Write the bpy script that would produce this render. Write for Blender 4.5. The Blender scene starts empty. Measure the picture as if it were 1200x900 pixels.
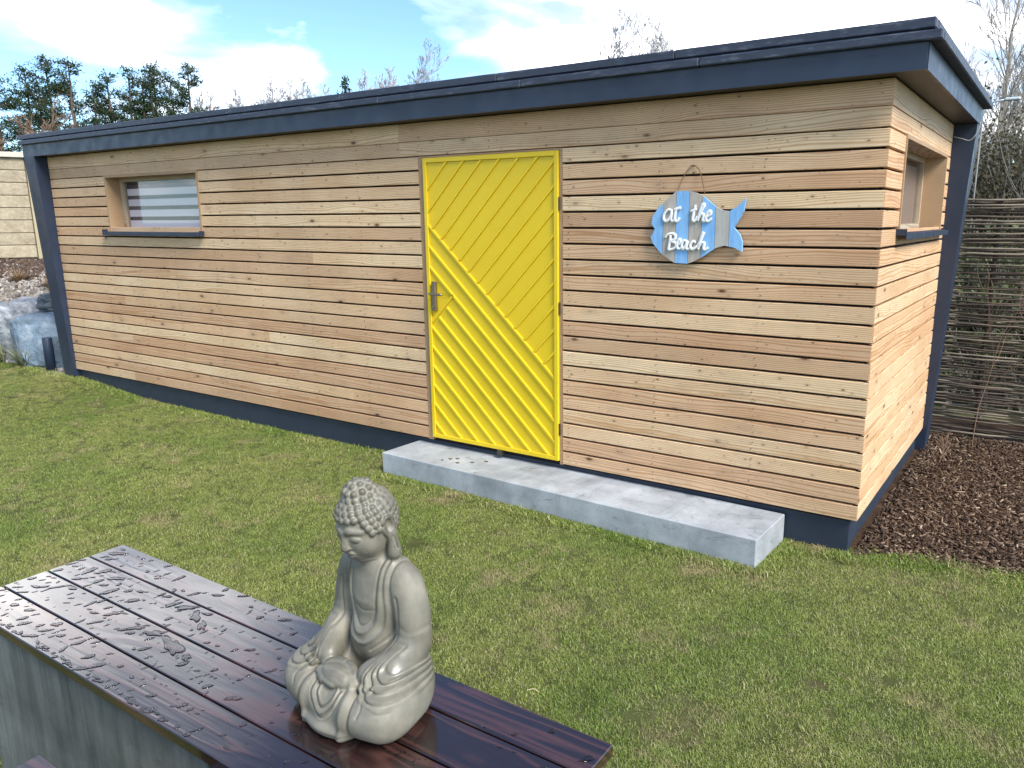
import bpy, bmesh, math, random
import numpy as np
from mathutils import Vector, Matrix, noise as mnoise
random.seed(7); rng = np.random.default_rng(7)
scn = bpy.context.scene; col = scn.collection

# ------------------------------------------------------------------ camera
CAM = Vector((.782, -4.204, 1.818)); yaw, pitch, roll = -.577, -.218, -.003
fw = Vector((math.sin(yaw)*math.cos(pitch), math.cos(yaw)*math.cos(pitch), math.sin(pitch)))
rt = fw.cross(Vector((0, 0, 1))).normalized(); up = rt.cross(fw)
c_, s_ = math.cos(roll), math.sin(roll)
rt, up = c_*rt + s_*up, -s_*rt + c_*up
cd = bpy.data.cameras.new('camera'); cam = bpy.data.objects.new('camera', cd); col.objects.link(cam)
cam.matrix_world = Matrix(((rt.x, up.x, -fw.x, CAM.x), (rt.y, up.y, -fw.y, CAM.y), (rt.z, up.z, -fw.z, CAM.z), (0, 0, 0, 1)))
cd.sensor_fit = 'HORIZONTAL'; cd.sensor_width = 36; cd.lens = 905.55/1200*36
cd.shift_x = -50.89/1200; cd.shift_y = 8.92/1200; cd.clip_start = .05; cd.clip_end = 2000
scn.camera = cam
def az_pt(az, dist, z=0):
    a = math.radians(az); return Vector((CAM.x + math.sin(a)*dist, CAM.y + math.cos(a)*dist, z))

# ------------------------------------------------------------------ light
SUN_AZ, SUN_EL = math.radians(108), math.radians(44)
world = bpy.data.worlds.new('World'); scn.world = world; world.use_nodes = True
def world_nodes():
    nt = world.node_tree; nt.nodes.clear(); N = nt.nodes.new; L = nt.links.new
    sky = N('ShaderNodeTexSky'); sky.sky_type = 'NISHITA'; sky.sun_disc = False
    sky.sun_elevation = SUN_EL; sky.sun_rotation = SUN_AZ; sky.air_density = .75; sky.dust_density = .25; sky.ozone_density = 1.5
    tc = N('ShaderNodeTexCoord'); sep = N('ShaderNodeSeparateXYZ'); L(tc.outputs['Generated'], sep.inputs[0])
    ad = N('ShaderNodeMath'); ad.operation = 'ADD'; ad.inputs[1].default_value = .16; L(sep.outputs[2], ad.inputs[0])
    mx = N('ShaderNodeMath'); mx.operation = 'MAXIMUM'; mx.inputs[1].default_value = .05; L(ad.outputs[0], mx.inputs[0])
    dv = N('ShaderNodeVectorMath'); dv.operation = 'DIVIDE'
    cb = N('ShaderNodeCombineXYZ'); [L(mx.outputs[0], cb.inputs[i]) for i in range(3)]
    L(tc.outputs['Generated'], dv.inputs[0]); L(cb.outputs[0], dv.inputs[1])
    mp = N('ShaderNodeMapping'); mp.inputs['Location'].default_value = CLOUD_OFF; L(dv.outputs[0], mp.inputs[0])
    n1 = N('ShaderNodeTexNoise'); n1.inputs['Scale'].default_value = 1.15; n1.inputs['Detail'].default_value = 9
    n1.inputs['Roughness'].default_value = .55; n1.inputs['Distortion'].default_value = .35; L(mp.outputs[0], n1.inputs[0])
    nrm = N('ShaderNodeVectorMath'); nrm.operation = 'NORMALIZE'; L(tc.outputs['Generated'], nrm.inputs[0]); acc = n1.outputs[0]
    for (az, el, r0, amp) in BANKS:          # cloud banks: thicker cover round these directions
        a, e = math.radians(az), math.radians(el); dt = N('ShaderNodeVectorMath'); dt.operation = 'DOT_PRODUCT'; L(nrm.outputs[0], dt.inputs[0])
        dt.inputs[1].default_value = (math.sin(a)*math.cos(e), math.cos(a)*math.cos(e), math.sin(e))
        mr = N('ShaderNodeMapRange'); mr.interpolation_type = 'SMOOTHSTEP'; mr.inputs[1].default_value = math.cos(math.radians(r0)); mr.inputs[2].default_value = 1; mr.inputs[3].default_value = 0; mr.inputs[4].default_value = amp
        L(dt.outputs['Value'], mr.inputs[0]); sm = N('ShaderNodeMath'); sm.operation = 'ADD'; L(acc, sm.inputs[0]); L(mr.outputs[0], sm.inputs[1]); acc = sm.outputs[0]
    r1 = N('ShaderNodeValToRGB'); r1.color_ramp.elements[0].position = .50; r1.color_ramp.elements[1].position = .74; L(acc, r1.inputs[0])
    n2 = N('ShaderNodeTexNoise'); n2.inputs['Scale'].default_value = 2.3; n2.inputs['Detail'].default_value = 6; L(mp.outputs[0], n2.inputs[0])
    cc = N('ShaderNodeValToRGB'); cc.color_ramp.elements[0].position = .35; cc.color_ramp.elements[1].position = .57
    cc.color_ramp.elements[0].color = (4.2, 4.5, 5.2, 1); cc.color_ramp.elements[1].color = (15, 14.8, 14.6, 1); L(n2.outputs[0], cc.inputs[0])
    hi = N('ShaderNodeMapRange'); hi.interpolation_type = 'SMOOTHSTEP'; hi.inputs[1].default_value = .36; hi.inputs[2].default_value = .60; hi.inputs[3].default_value = 1; hi.inputs[4].default_value = .15; L(sep.outputs[2], hi.inputs[0])
    cf = N('ShaderNodeMath'); cf.operation = 'MULTIPLY'; L(r1.outputs[0], cf.inputs[0]); L(hi.outputs[0], cf.inputs[1])
    tn = N('ShaderNodeMix'); tn.data_type = 'RGBA'; tn.blend_type = 'MULTIPLY'; tn.inputs[0].default_value = 1; tn.inputs[7].default_value = (.84, 1.0, 1.05, 1); L(sky.outputs[0], tn.inputs[6])
    mix = N('ShaderNodeMix'); mix.data_type = 'RGBA'; L(cf.outputs[0], mix.inputs[0]); L(tn.outputs[2], mix.inputs[6]); L(cc.outputs[0], mix.inputs[7])
    bg = N('ShaderNodeBackground'); bg.inputs[1].default_value = .13; L(mix.outputs[2], bg.inputs[0])
    out = N('ShaderNodeOutputWorld'); L(bg.outputs[0], out.inputs[0])
BANKS = ((-76, 28, 20, .20), (-20, 13, 26, .22), (150, 30, 50, .08))  # first bank added outside the view to brighten the table's sheen
CLOUD_OFF = (1.9, .35, .2)
world_nodes()
sd = bpy.data.lights.new('sun', 'SUN'); sd.energy = 3.1; sd.angle = math.radians(24); sd.color = (1, .95, .87)
sun = bpy.data.objects.new('sun', sd); col.objects.link(sun)
sun.rotation_euler = Vector((math.sin(SUN_AZ)*math.cos(SUN_EL), math.cos(SUN_AZ)*math.cos(SUN_EL), math.sin(SUN_EL))).to_track_quat('Z', 'Y').to_euler()
scn.view_settings.view_transform = 'Standard'; scn.view_settings.look = 'None'; scn.view_settings.exposure = 1.0; scn.view_settings.gamma = 1

# ------------------------------------------------------------------ helpers
def tag(o, label=None, cat=None, group=None, kind=None):
    if label: o['label'] = label
    if cat: o['category'] = cat
    if group: o['group'] = group
    if kind: o['kind'] = kind
    return o
def link(o, parent=None):
    col.objects.link(o)
    if parent: o.parent = parent
    return o
def empty(name, loc=(0, 0, 0), rz=0, **k):
    o = bpy.data.objects.new(name, None); o.location = loc; o.rotation_euler = (0, 0, rz); o.empty_display_size = .1; link(o)
    return tag(o, **k)
def mesh_obj(name, V, F, m, parent=None, smooth=False, loc=None, rot=None):
    me = bpy.data.meshes.new(name); me.from_pydata([tuple(map(float, v)) for v in V], [], F); me.update()
    if m: me.materials.append(m)
    if smooth: me.shade_smooth()
    o = bpy.data.objects.new(name, me)
    if loc is not None: o.location = loc
    if rot is not None: o.rotation_euler = rot
    return link(o, parent)
def np_mesh(name, V, F, m, smooth=False):                 # fast: V (n,3), F (m,k) uniform polygons
    me = bpy.data.meshes.new(name); V = np.asarray(V, np.float32); F = np.asarray(F, np.int32)
    me.vertices.add(len(V)); me.vertices.foreach_set('co', V.ravel())
    me.loops.add(F.size); me.loops.foreach_set('vertex_index', F.ravel())
    me.polygons.add(len(F)); me.polygons.foreach_set('loop_start', np.arange(len(F), dtype=np.int32)*F.shape[1])
    me.update(calc_edges=True)
    if m: me.materials.append(m)
    if smooth: me.shade_smooth()
    return me
class MB:
    def __init__(s): s.V = []; s.F = []
    def add(s, V, F):
        b = len(s.V); s.V += [tuple(v) for v in V]; s.F += [tuple(i+b for i in f) for f in F]; return s
    def box(s, x0, x1, y0, y1, z0, z1, c=0.0):
        if x0 > x1: x0, x1 = x1, x0
        if y0 > y1: y0, y1 = y1, y0
        if z0 > z1: z0, z1 = z1, z0
        if c <= 0:
            V = [(x, y, z) for x in (x0, x1) for y in (y0, y1) for z in (z0, z1)]
            F = [(0, 1, 3, 2), (4, 6, 7, 5), (0, 4, 5, 1), (2, 3, 7, 6), (0, 2, 6, 4), (1, 5, 7, 3)]
            return s.add(V, F)
        bm = bmesh.new(); bmesh.ops.create_cube(bm, size=1)
        for v in bm.verts:
            v.co = Vector(((x0+x1)/2+v.co.x*(x1-x0), (y0+y1)/2+v.co.y*(y1-y0), (z0+z1)/2+v.co.z*(z1-z0)))
        bmesh.ops.bevel(bm, geom=bm.edges[:], offset=c, segments=1, affect='EDGES')
        bm.verts.index_update(); s.add([v.co[:] for v in bm.verts], [[v.index for v in f.verts] for f in bm.faces]); bm.free(); return s
    def prism(s, poly, a0, a1, axis):          # poly in the two other axes, extruded along axis
        n = len(poly)
        def P(p, a): return (a, p[0], p[1]) if axis == 0 else (p[0], a, p[1]) if axis == 1 else (p[0], p[1], a)
        V = [P(p, a0) for p in poly]+[P(p, a1) for p in poly]
        F = [tuple(range(n)), tuple(range(2*n-1, n-1, -1))]+[(i, i+n, (i+1) % n+n, (i+1) % n) for i in range(n)]
        return s.add(V, F)
    def tube(s, pts, rad, n=6, cap=True):
        pts = [Vector(p) for p in pts]; k = len(pts); rad = rad if hasattr(rad, '__len__') else [rad]*k
        V = []; ref = None
        for i, p in enumerate(pts):
            t = (pts[min(i+1, k-1)]-pts[max(i-1, 0)]).normalized()
            if ref is None: ref = t.orthogonal().normalized()
            ref = (ref-t*ref.dot(t)); ref = ref.normalized() if ref.length > 1e-6 else t.orthogonal().normalized()
            b = t.cross(ref)
            for j in range(n):
                a = 2*math.pi*j/n; V.append(p+(ref*math.cos(a)+b*math.sin(a))*rad[i])
        F = [(i*n+j, i*n+(j+1) % n, (i+1)*n+(j+1) % n, (i+1)*n+j) for i in range(k-1) for j in range(n)]
        if cap: F += [tuple(range(n-1, -1, -1)), tuple((k-1)*n+j for j in range(n))]
        return s.add(V, F)
    def build(s, name, m, parent=None, smooth=False, fix=True, **k):
        o = mesh_obj(name, s.V, s.F, m, parent, smooth, **k)
        if fix:
            bm = bmesh.new(); bm.from_mesh(o.data); bmesh.ops.recalc_face_normals(bm, faces=bm.faces[:]); bm.to_mesh(o.data); bm.free()
        return o
def catmull(P, n=6):
    P = [Vector(p) for p in P]; out = []
    for i in range(len(P)-1):
        a, b, c, d = P[max(i-1, 0)], P[i], P[i+1], P[min(i+2, len(P)-1)]
        for j in range(n):
            t = j/n; out.append(.5*((2*b)+(c-a)*t+(2*a-5*b+4*c-d)*t*t+(3*b-a-3*c+d)*t**3))
    return out+[P[-1]]

# ------------------------------------------------------------------ materials
class M:
    def __init__(s, name, rough=.6, metal=0, spec=.5):
        s.m = bpy.data.materials.new(name); s.m.use_nodes = True; s.nt = s.m.node_tree; s.b = s.nt.nodes['Principled BSDF']
        s.b.inputs['Roughness'].default_value = rough; s.b.inputs['Metallic'].default_value = metal; s.b.inputs['Specular IOR Level'].default_value = spec
    def n(s, t, **k):
        nd = s.nt.nodes.new('ShaderNode'+t)
        for a, v in k.items():
            if a in nd.inputs: nd.inputs[a].default_value = v
            else: setattr(nd, a, v)
        return nd
    def l(s, a, b): s.nt.links.new(a, b)
    def coord(s, scale=(1, 1, 1), rnd=False, kind='Object', loc=(0, 0, 0)):
        tc = s.n('TexCoord'); o = tc.outputs[kind] if kind != 'World' else s.n('NewGeometry').outputs['Position']
        mp = s.n('Mapping'); mp.inputs['Scale'].default_value = scale; mp.inputs['Location'].default_value = loc; s.l(o, mp.inputs[0])
        if rnd:
            oi = s.n('ObjectInfo'); mu = s.n('Math', operation='MULTIPLY'); mu.inputs[1].default_value = 57; s.l(oi.outputs['Random'], mu.inputs[0])
            ad = s.n('VectorMath', operation='ADD'); s.l(mp.outputs[0], ad.inputs[0]); s.l(mu.outputs[0], ad.inputs[1]); return ad.outputs[0]
        return mp.outputs[0]
    def noise(s, vec, scale, detail=4, rough=.5, dist=0):
        nd = s.n('TexNoise', Scale=scale, Detail=detail, Roughness=rough, Distortion=dist)
        if vec: s.l(vec, nd.inputs['Vector'])
        return nd.outputs['Fac']
    def ramp(s, fac, stops, interp='LINEAR'):
        r = s.n('ValToRGB'); cr = r.color_ramp; cr.interpolation = interp
        while len(cr.elements) < len(stops): cr.elements.new(.5)
        for e, (p, c) in zip(cr.elements, stops):
            e.position = p; e.color = (*c, 1) if hasattr(c, '__len__') else (c, c, c, 1)
        s.l(fac, r.inputs[0]); return r.outputs[0]
    def mix(s, fac, a, b, mode='MIX'):
        m = s.n('Mix', data_type='RGBA', blend_type=mode)
        for i, v in ((0, fac), (6, a), (7, b)):
            if hasattr(v, 'is_linked'): s.l(v, m.inputs[i])
            elif i == 0: m.inputs[0].default_value = v
            else: m.inputs[i].default_value = (*v, 1)
        return m.outputs[2]
    def col(s, v):
        if hasattr(v, 'is_linked'): s.l(v, s.b.inputs['Base Color'])
        else: s.b.inputs['Base Color'].default_value = (*v, 1)
    def rough(s, v): s.l(v, s.b.inputs['Roughness'])
    def bump(s, h, strength=.3, dist=.01):
        b = s.n('Bump', Strength=strength, Distance=dist); s.l(h, b.inputs['Height']); s.l(b.outputs[0], s.b.inputs['Normal'])

def wood(name, A, B, C, knots=True, grain=1.0, rough=.6, knotcol=(.12, .045, .015)):
    m = M(name, rough, spec=.3)
    v = m.coord((1, 1, 1), rnd=True); oi = m.n('ObjectInfo').outputs['Random']
    base = m.ramp(oi, [(0, A), (.3, B), (.6, C), (.85, tuple(.93*b for b in B)), (1, tuple(.5*(a+b) for a, b in zip(A, C)))])
    # growth rings: distance from a pith that wanders along the board, so cathedral figure appears
    sp = m.n('SeparateXYZ'); m.l(m.coord(), sp.inputs[0])
    wn = m.noise(m.coord((.55, .6, .6), rnd=True), 1.6, 2, .4); wn2 = m.noise(m.coord((3, 14, 14), rnd=True), 1.0, 3, .6)
    def ma(op, a, b, c=None):
        q = m.n('Math', operation=op)
        for k, v in enumerate((a, b, c)):
            if v is None: continue
            if hasattr(v, 'is_linked'): m.l(v, q.inputs[k])
            else: q.inputs[k].default_value = v
        return q.outputs[0]
    zz = ma('ADD', ma('MULTIPLY_ADD', oi, .16, -.10), sp.outputs[2]); zz = ma('ADD', zz, ma('MULTIPLY', ma('SUBTRACT', wn, .5), .16))
    yy = ma('ADD', sp.outputs[1], .030); rr = ma('SQRT', ma('ADD', ma('MULTIPLY', zz, zz), ma('MULTIPLY', yy, yy)), 0)
    rr = ma('ADD', rr, ma('MULTIPLY', ma('SUBTRACT', wn2, .5), .007)); sn_ = ma('SINE', ma('MULTIPLY', rr, 620*grain), 0)
    g = m.ramp(ma('MULTIPLY_ADD', sn_, .5, .5), [(0, (1.05, 1.06, 1.06)), (.5, (1.01, 1.0, .99)), (.85, (.87, .79, .71)), (1, (.74, .61, .50))])
    fine = m.noise(m.coord((5, 160, 260), rnd=True), 1, 3, .6)
    fr = m.ramp(fine, [(.3, .86), (.7, 1.07)])
    big = m.ramp(m.noise(m.coord((1.3, 3, 3), rnd=True), 1.0, 2), [(.3, (.93, .86, .80)), (.7, (1.05, 1.07, 1.09))])
    c = m.mix(1, base, g, 'MULTIPLY'); c = m.mix(1, c, fr, 'MULTIPLY'); c = m.mix(1, c, big, 'MULTIPLY')
    c = m.mix(1, c, m.ramp(m.noise(m.coord((1, 1, .6), kind='World'), 1.5, 6, .65), [(.3, (.88, .87, .86)), (.6, (1.03, 1.02, 1.0))]), 'MULTIPLY')
    if knots:
        for (sc, th, s2) in ((3.1, .060, 1), (6.3, .050, 1.4), (12.0, .045, 1.5)):
            vo = m.n('TexVoronoi', Scale=sc); vo.inputs['Randomness'].default_value = 1
            m.l(m.coord((1*s2, 2.2, 2.6), rnd=True), vo.inputs['Vector'])
            k = m.ramp(vo.outputs['Distance'], [(th*.6, 1.0), (th*1.9, .0)])
            k2 = m.ramp(vo.outputs['Distance'], [(th*1.5, .35), (th*5, .0)])
            c = m.mix(k2, c, tuple(x*.6 for x in B)); c = m.mix(k, c, knotcol)
    m.col(c); m.bump(fine, .25, .002)
    return m.m
LARCH = wood('larch_front', (.72, .495, .305), (.60, .385, .235), (.80, .615, .395))
LARCH_SIDE = wood('larch_side', (.70, .48, .29), (.65, .43, .25), (.74, .55, .35))
LARCH_TRIM = wood('larch_trim', (.42, .28, .17), (.44, .30, .18), (.47, .33, .20), knots=False)
PALE_FRAME = wood('pale_window_frame', (.46, .38, .28), (.46, .38, .28), (.46, .38, .28), knots=False)

def metal(name, c, rough=.42, met=.0, var=.12):
    m = M(name, rough, met, .5); n = m.noise(m.coord((1, 1, 1), rnd=True), 3.5, 5)
    m.col(m.mix(1, c, m.ramp(n, [(.3, 1-var), (.7, 1+var)]), 'MULTIPLY')); m.rough(m.ramp(m.noise(m.coord(), 9, 5), [(.3, rough-.08), (.7, rough+.1)])); return m.m
ANTH = metal('anthracite_sheet_metal', (.017, .028, .056)); PLINTH = metal('plinth_coating', (.018, .028, .048), .6)
MEMB = None
def membrane():
    m = M('roof_capping', .5, 0, .5); v = m.coord((1, 1, 1), rnd=True)
    n = m.noise(m.coord((2, 8, 8), rnd=True), 5, 6, .65)
    m.col(m.ramp(n, [(.3, (.016, .021, .036)), (.55, (.032, .042, .070)), (.66, (.09, .10, .13))])); m.rough(m.ramp(n, [(.3, .35), (.7, .65)])); m.bump(n, .3, .004); return m.m
MEMB = membrane()
BLACK = metal('black_wind_barrier', (.006, .005, .005), .9)
def plain(name, c, rough=.5, met=0, spec=.5): m = M(name, rough, met, spec); m.col(c); return m.m
def yellow():
    m = M('yellow_door_paint', .42, 0, .4); n = m.noise(m.coord(kind='World'), 3, 8, .7)
    m.col(m.ramp(n, [(.3, (.74, .51, .014)), (.7, (.80, .565, .018))])); m.bump(m.noise(m.coord((3, 3, 60), rnd=True), 6, 4, .7), .18, .002); return m.m
YEL = yellow()
STEEL = plain('brushed_steel', (.26, .21, .15), .38, .8); STEELB = plain('handle_steel', (.33, .29, .23), .3, .9); STEELD = plain('dark_steel', (.10, .09, .08), .4, .8)
def soffitm():
    m = M('soffit_sheet', .45, .0, .3); n = m.noise(m.coord(), 2.5, 4)
    m.col(m.ramp(n, [(.3, (.030, .026, .024)), (.7, (.052, .043, .036))])); return m.m
SOFFIT = soffitm()
def concrete(name, A, B, streak=False, rough=.8, stain=(.10, .095, .085), wet=False):
    m = M(name, rough, 0, .4); n = m.noise(m.coord(), 3.2, 8, .62); n2 = m.noise(m.coord((14, 14, 1.0) if streak else (1, 1, 1)), 1.6 if streak else 7, 7, .65, .2)
    c = m.mix(1, m.ramp(n, [(.32, A), (.68, B)]), m.ramp(n2, [(.3, .55 if streak else .78), (.68, 1.25 if streak else 1.08)]), 'MULTIPLY')
    n3 = m.noise(m.coord((1, 1, 2.4), loc=(3, 1, 5)), 5.5, 9, .75, 1.0); c = m.mix(m.ramp(n3, [(.56, 0.0), (.72, .75)]), c, stain)
    if name == 'step_concrete':
        st = m.noise(m.coord((4, .6, 1.6)), 2.6, 9, .75, .8); c = m.mix(m.ramp(st, [(.54, 0.0), (.72, .32)]), c, (.13, .13, .125)); st2 = m.noise(m.coord((3, 3, 9), loc=(2, 2, 2)), 6, 8, .8, 1.5); c = m.mix(m.ramp(st2, [(.60, 0.0), (.70, .6)]), c, (.09, .088, .08))
    por = m.n('TexVoronoi', Scale=42.0); m.l(m.coord(), por.inputs['Vector']); c = m.mix(m.ramp(por.outputs['Distance'], [(.07, .5), (.14, 0.0)]), c, stain)
    m.col(c); m.bump(m.noise(m.coord(), 60, 6, .7), .35, .003)
    if wet: m.rough(m.ramp(n, [(.35, .3), (.6, .85)]))
    return m.m
STEP = concrete('step_concrete', (.27, .29, .31), (.43, .455, .48), stain=(.06, .058, .05))
LEGC = concrete('table_concrete', (.065, .072, .066), (.17, .18, .165), streak=True, stain=(.05, .055, .05))
PALEC = concrete('pale_concrete', (.42, .43, .42), (.55, .56, .55))

# ------------------------------------------------------------------ terrain
def ss(t): t = np.clip(t, 0, 1); return t*t*(3-2*t)
def lawn_z(x, y): return .12*ss((-6.7-x)/1.9)+.012*np.sin(x*1.7)*np.sin(y*1.3+1)*.6
def bank_z(x, y):
    s = (x+9.5)*-.913+(y-.15)*.407
    return .105+.80*ss((s-.15)/.9)+.16*np.clip(s-.6, 0, 9)
def grid_sheet(name, x0, x1, y0, y1, nx, ny, fz, m, dz=0, keep=None, **k):
    X, Y = np.meshgrid(np.linspace(x0, x1, nx), np.linspace(y0, y1, ny)); Z = fz(X, Y)+dz
    V = np.stack([X, Y, Z], -1).reshape(-1, 3); I = np.arange(nx*ny).reshape(ny, nx)
    F = np.stack([I[:-1, :-1], I[:-1, 1:], I[1:, 1:], I[1:, :-1]], -1).reshape(-1, 4)
    if keep is not None:
        cen = V[F].mean(1); F = F[keep(cen[:, 0], cen[:, 1])]
    o = link(bpy.data.objects.new(name, np_mesh(name, V, F, m, True))); return tag(o, **k)
def groundm(name, A, B, C, sc, bump=.4):
    m = M(name, .95, 0, .15); n = m.noise(m.coord(kind='World'), sc, 8, .65); n2 = m.noise(m.coord(kind='World'), sc*9, 5, .6)
    c = m.ramp(n, [(.3, A), (.5, B), (.7, C)]); c = m.mix(1, c, m.ramp(n2, [(.3, .7), (.7, 1.2)]), 'MULTIPLY'); m.col(c); m.bump(n2, bump, .02); return m.m
far = grid_sheet('ground', -900, 900, -900, 900, 60, 60, lambda x, y: 0*x, groundm('field_ground', (.05, .065, .025), (.07, .08, .03), (.10, .085, .05), .08), dz=-.08, kind='structure')
tag(far, label='flat grassy ground running out to the horizon')
LAWN = grid_sheet('lawn', -14, 7, -9, 3.2, 180, 110, lawn_z, groundm('lawn_soil', (.05, .055, .02), (.075, .085, .028), (.11, .09, .05), 3.0), kind='structure',
    keep=lambda x, y: ~((x < -8.5) & (y > -.02)))
def mulch_edge(x): return np.interp(x, [-.2, 0, .1, .4, .8, 1.4, 3, 8], [-.02, -.0, .10, .145, .19, .20, .3, .3])
MULCH = grid_sheet('mulch_bed', -.1, 8, -.02, 3.6, 160, 80, lambda x, y: lawn_z(x, y)+.03*ss((y-mulch_edge(x))/.25), groundm('mulch_soil', (.035, .02, .012), (.06, .035, .02), (.10, .06, .04), 6), dz=.004,
    kind='structure', keep=lambda x, y: (y > mulch_edge(x)-.01))
GRAV = grid_sheet('gravel_bank', -22, -8.62, -.06, 14, 140, 140, bank_z, groundm('gravel_soil', (.16, .13, .10), (.24, .20, .16), (.32, .28, .23), 5), kind='structure')

# ---- grass: tufts instanced on points
def grass_mat():
    m = M('grass_blades', .55, 0, .25); at = m.n('Attribute', attribute_name='tone'); oi = m.n('ObjectInfo').outputs['Random']
    base = m.ramp(at.outputs['Fac'], [(0, (.100, .145, .024)), (.35, (.245, .305, .062)), (.72, (.44, .465, .15)), (.80, (.52, .48, .23)), (1, (.64, .57, .35))])
    n = m.noise(m.coord(kind='World'), 1.1, 5, .6); n2 = m.noise(m.coord(kind='World', loc=(7, 3, 0)), 2.6, 4, .65)
    c = m.mix(1, base, m.ramp(n, [(.3, (.66, .84, .62)), (.5, (.95, 1, .9)), (.7, (1.18, 1.1, 1.2))]), 'MULTIPLY')
    c = m.mix(m.ramp(n2, [(.55, 0.0), (.70, .7)]), c, (.50, .40, .23))
    c = m.mix(1, c, m.ramp(oi, [(0, .8), (1, 1.2)]), 'MULTIPLY')
    m.col(c); m.b.inputs['Transmission Weight'].default_value = 0
    tr = m.n('BsdfTranslucent'); m.l(c, tr.inputs[0]); mx = m.n('MixShader'); mx.inputs[0].default_value = .35
    m.l(m.b.outputs[0], mx.inputs[1]); m.l(tr.outputs[0], mx.inputs[2]); m.l(mx.outputs[0], m.nt.nodes['Material Output'].inputs[0]); return m.m
GRASS = grass_mat()
def tuft_obj(name, n, rad, h, w, m, seed, lean=.8, straw=.2):
    r = np.random.default_rng(seed); V = []; F = []; T = []
    for i in range(n):
        a, q = r.uniform(0, 6.28), rad*math.sqrt(r.random()); px, py = math.cos(a)*q, math.sin(a)*q
        d = r.uniform(0, 6.28); L = h*r.uniform(.55, 1.25); ln = r.uniform(.35, lean)*1.15; st = r.random() < straw
        if st: ln = min(1.5, ln*1.6)
        dx, dy = math.cos(d), math.sin(d); sx, sy = -dy*w/2, dx*w/2; b = len(V)
        p1 = (px+dx*L*.45*ln*.6, py+dy*L*.45*ln*.6, L*.5*(1-.25*ln)); p2 = (px+dx*L*ln*.85, py+dy*L*ln*.85, max(.004, L*(1-.45*ln)))
        V += [(px-sx, py-sy, -.006), (px+sx, py+sy, -.006), (p1[0]+sx*.8, p1[1]+sy*.8, p1[2]), (p1[0]-sx*.8, p1[1]-sy*.8, p1[2]), p2, p2]
        F += [(b, b+1, b+2, b+3), (b+3, b+2, b+4, b+5)]; T += [r.uniform(.8, 1) if st else r.uniform(0, .74)]*6
    me = np_mesh(name, V, F, m); at = me.attributes.new('tone', 'FLOAT', 'POINT'); at.data.foreach_set('value', np.array(T, np.float32))
    return bpy.data.objects.new(name, me)
def instancer(name, pts, rots, scales, srcs, label, **k):
    """points mesh + a geometry-nodes modifier that sets one of the source meshes on every point"""
    me = bpy.data.meshes.new(name); me.vertices.add(len(pts)); me.vertices.foreach_set('co', np.asarray(pts, np.float32).ravel())
    for nm, ty, arr in (('rot', 'FLOAT_VECTOR', rots), ('scl', 'FLOAT_VECTOR', scales)):
        at = me.attributes.new(nm, ty, 'POINT'); at.data.foreach_set('vector', np.asarray(arr, np.float32).ravel())
    at = me.attributes.new('pick', 'INT', 'POINT'); at.data.foreach_set('value', rng.integers(0, len(srcs), len(pts)).astype(np.int32))
    o = link(bpy.data.objects.new(name, me)); tag(o, label=label, kind='stuff', **k)
    ng = bpy.data.node_groups.new(name+'_nodes', 'GeometryNodeTree')
    ng.interface.new_socket('Geometry', in_out='INPUT', socket_type='NodeSocketGeometry'); ng.interface.new_socket('Geometry', in_out='OUTPUT', socket_type='NodeSocketGeometry')
    N = ng.nodes.new; gi = N('NodeGroupInput'); go = N('NodeGroupOutput'); ip = N('GeometryNodeInstanceOnPoints'); ip.inputs['Pick Instance'].default_value = True
    gt = N('GeometryNodeGeometryToInstance')
    for s in reversed(srcs):
        oi = N('GeometryNodeObjectInfo'); oi.inputs['Object'].default_value = s; ng.links.new(oi.outputs['Geometry'], gt.inputs[0])
    def attr(nm, dt):
        a = N('GeometryNodeInputNamedAttribute'); a.data_type = dt; a.inputs['Name'].default_value = nm; return a.outputs[0]
    mp = N('GeometryNodeMeshToPoints'); ng.links.new(gi.outputs[0], mp.inputs[0]); ng.links.new(mp.outputs[0], ip.inputs['Points'])
    ng.links.new(gt.outputs[0], ip.inputs['Instance']); ng.links.new(attr('pick', 'INT'), ip.inputs['Instance Index'])
    ng.links.new(attr('rot', 'FLOAT_VECTOR'), ip.inputs['Rotation']); ng.links.new(attr('scl', 'FLOAT_VECTOR'), ip.inputs['Scale'])
    ng.links.new(ip.outputs[0], go.inputs[0]); md = o.modifiers.new('scatter', 'NODES'); md.node_group = ng; return o
def in_view(P, pad=.12):
    d = P-np.array(CAM); z = d@np.array(fw); x = d@np.array(rt)/z*905.55+650.9; y = 458.9-d@np.array(up)/z*905.55
    return (z > .1) & (x > -1200*pad) & (x < 1200*(1+pad)) & (y > -900*pad) & (y < 900*(1+pad*1.6))
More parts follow.
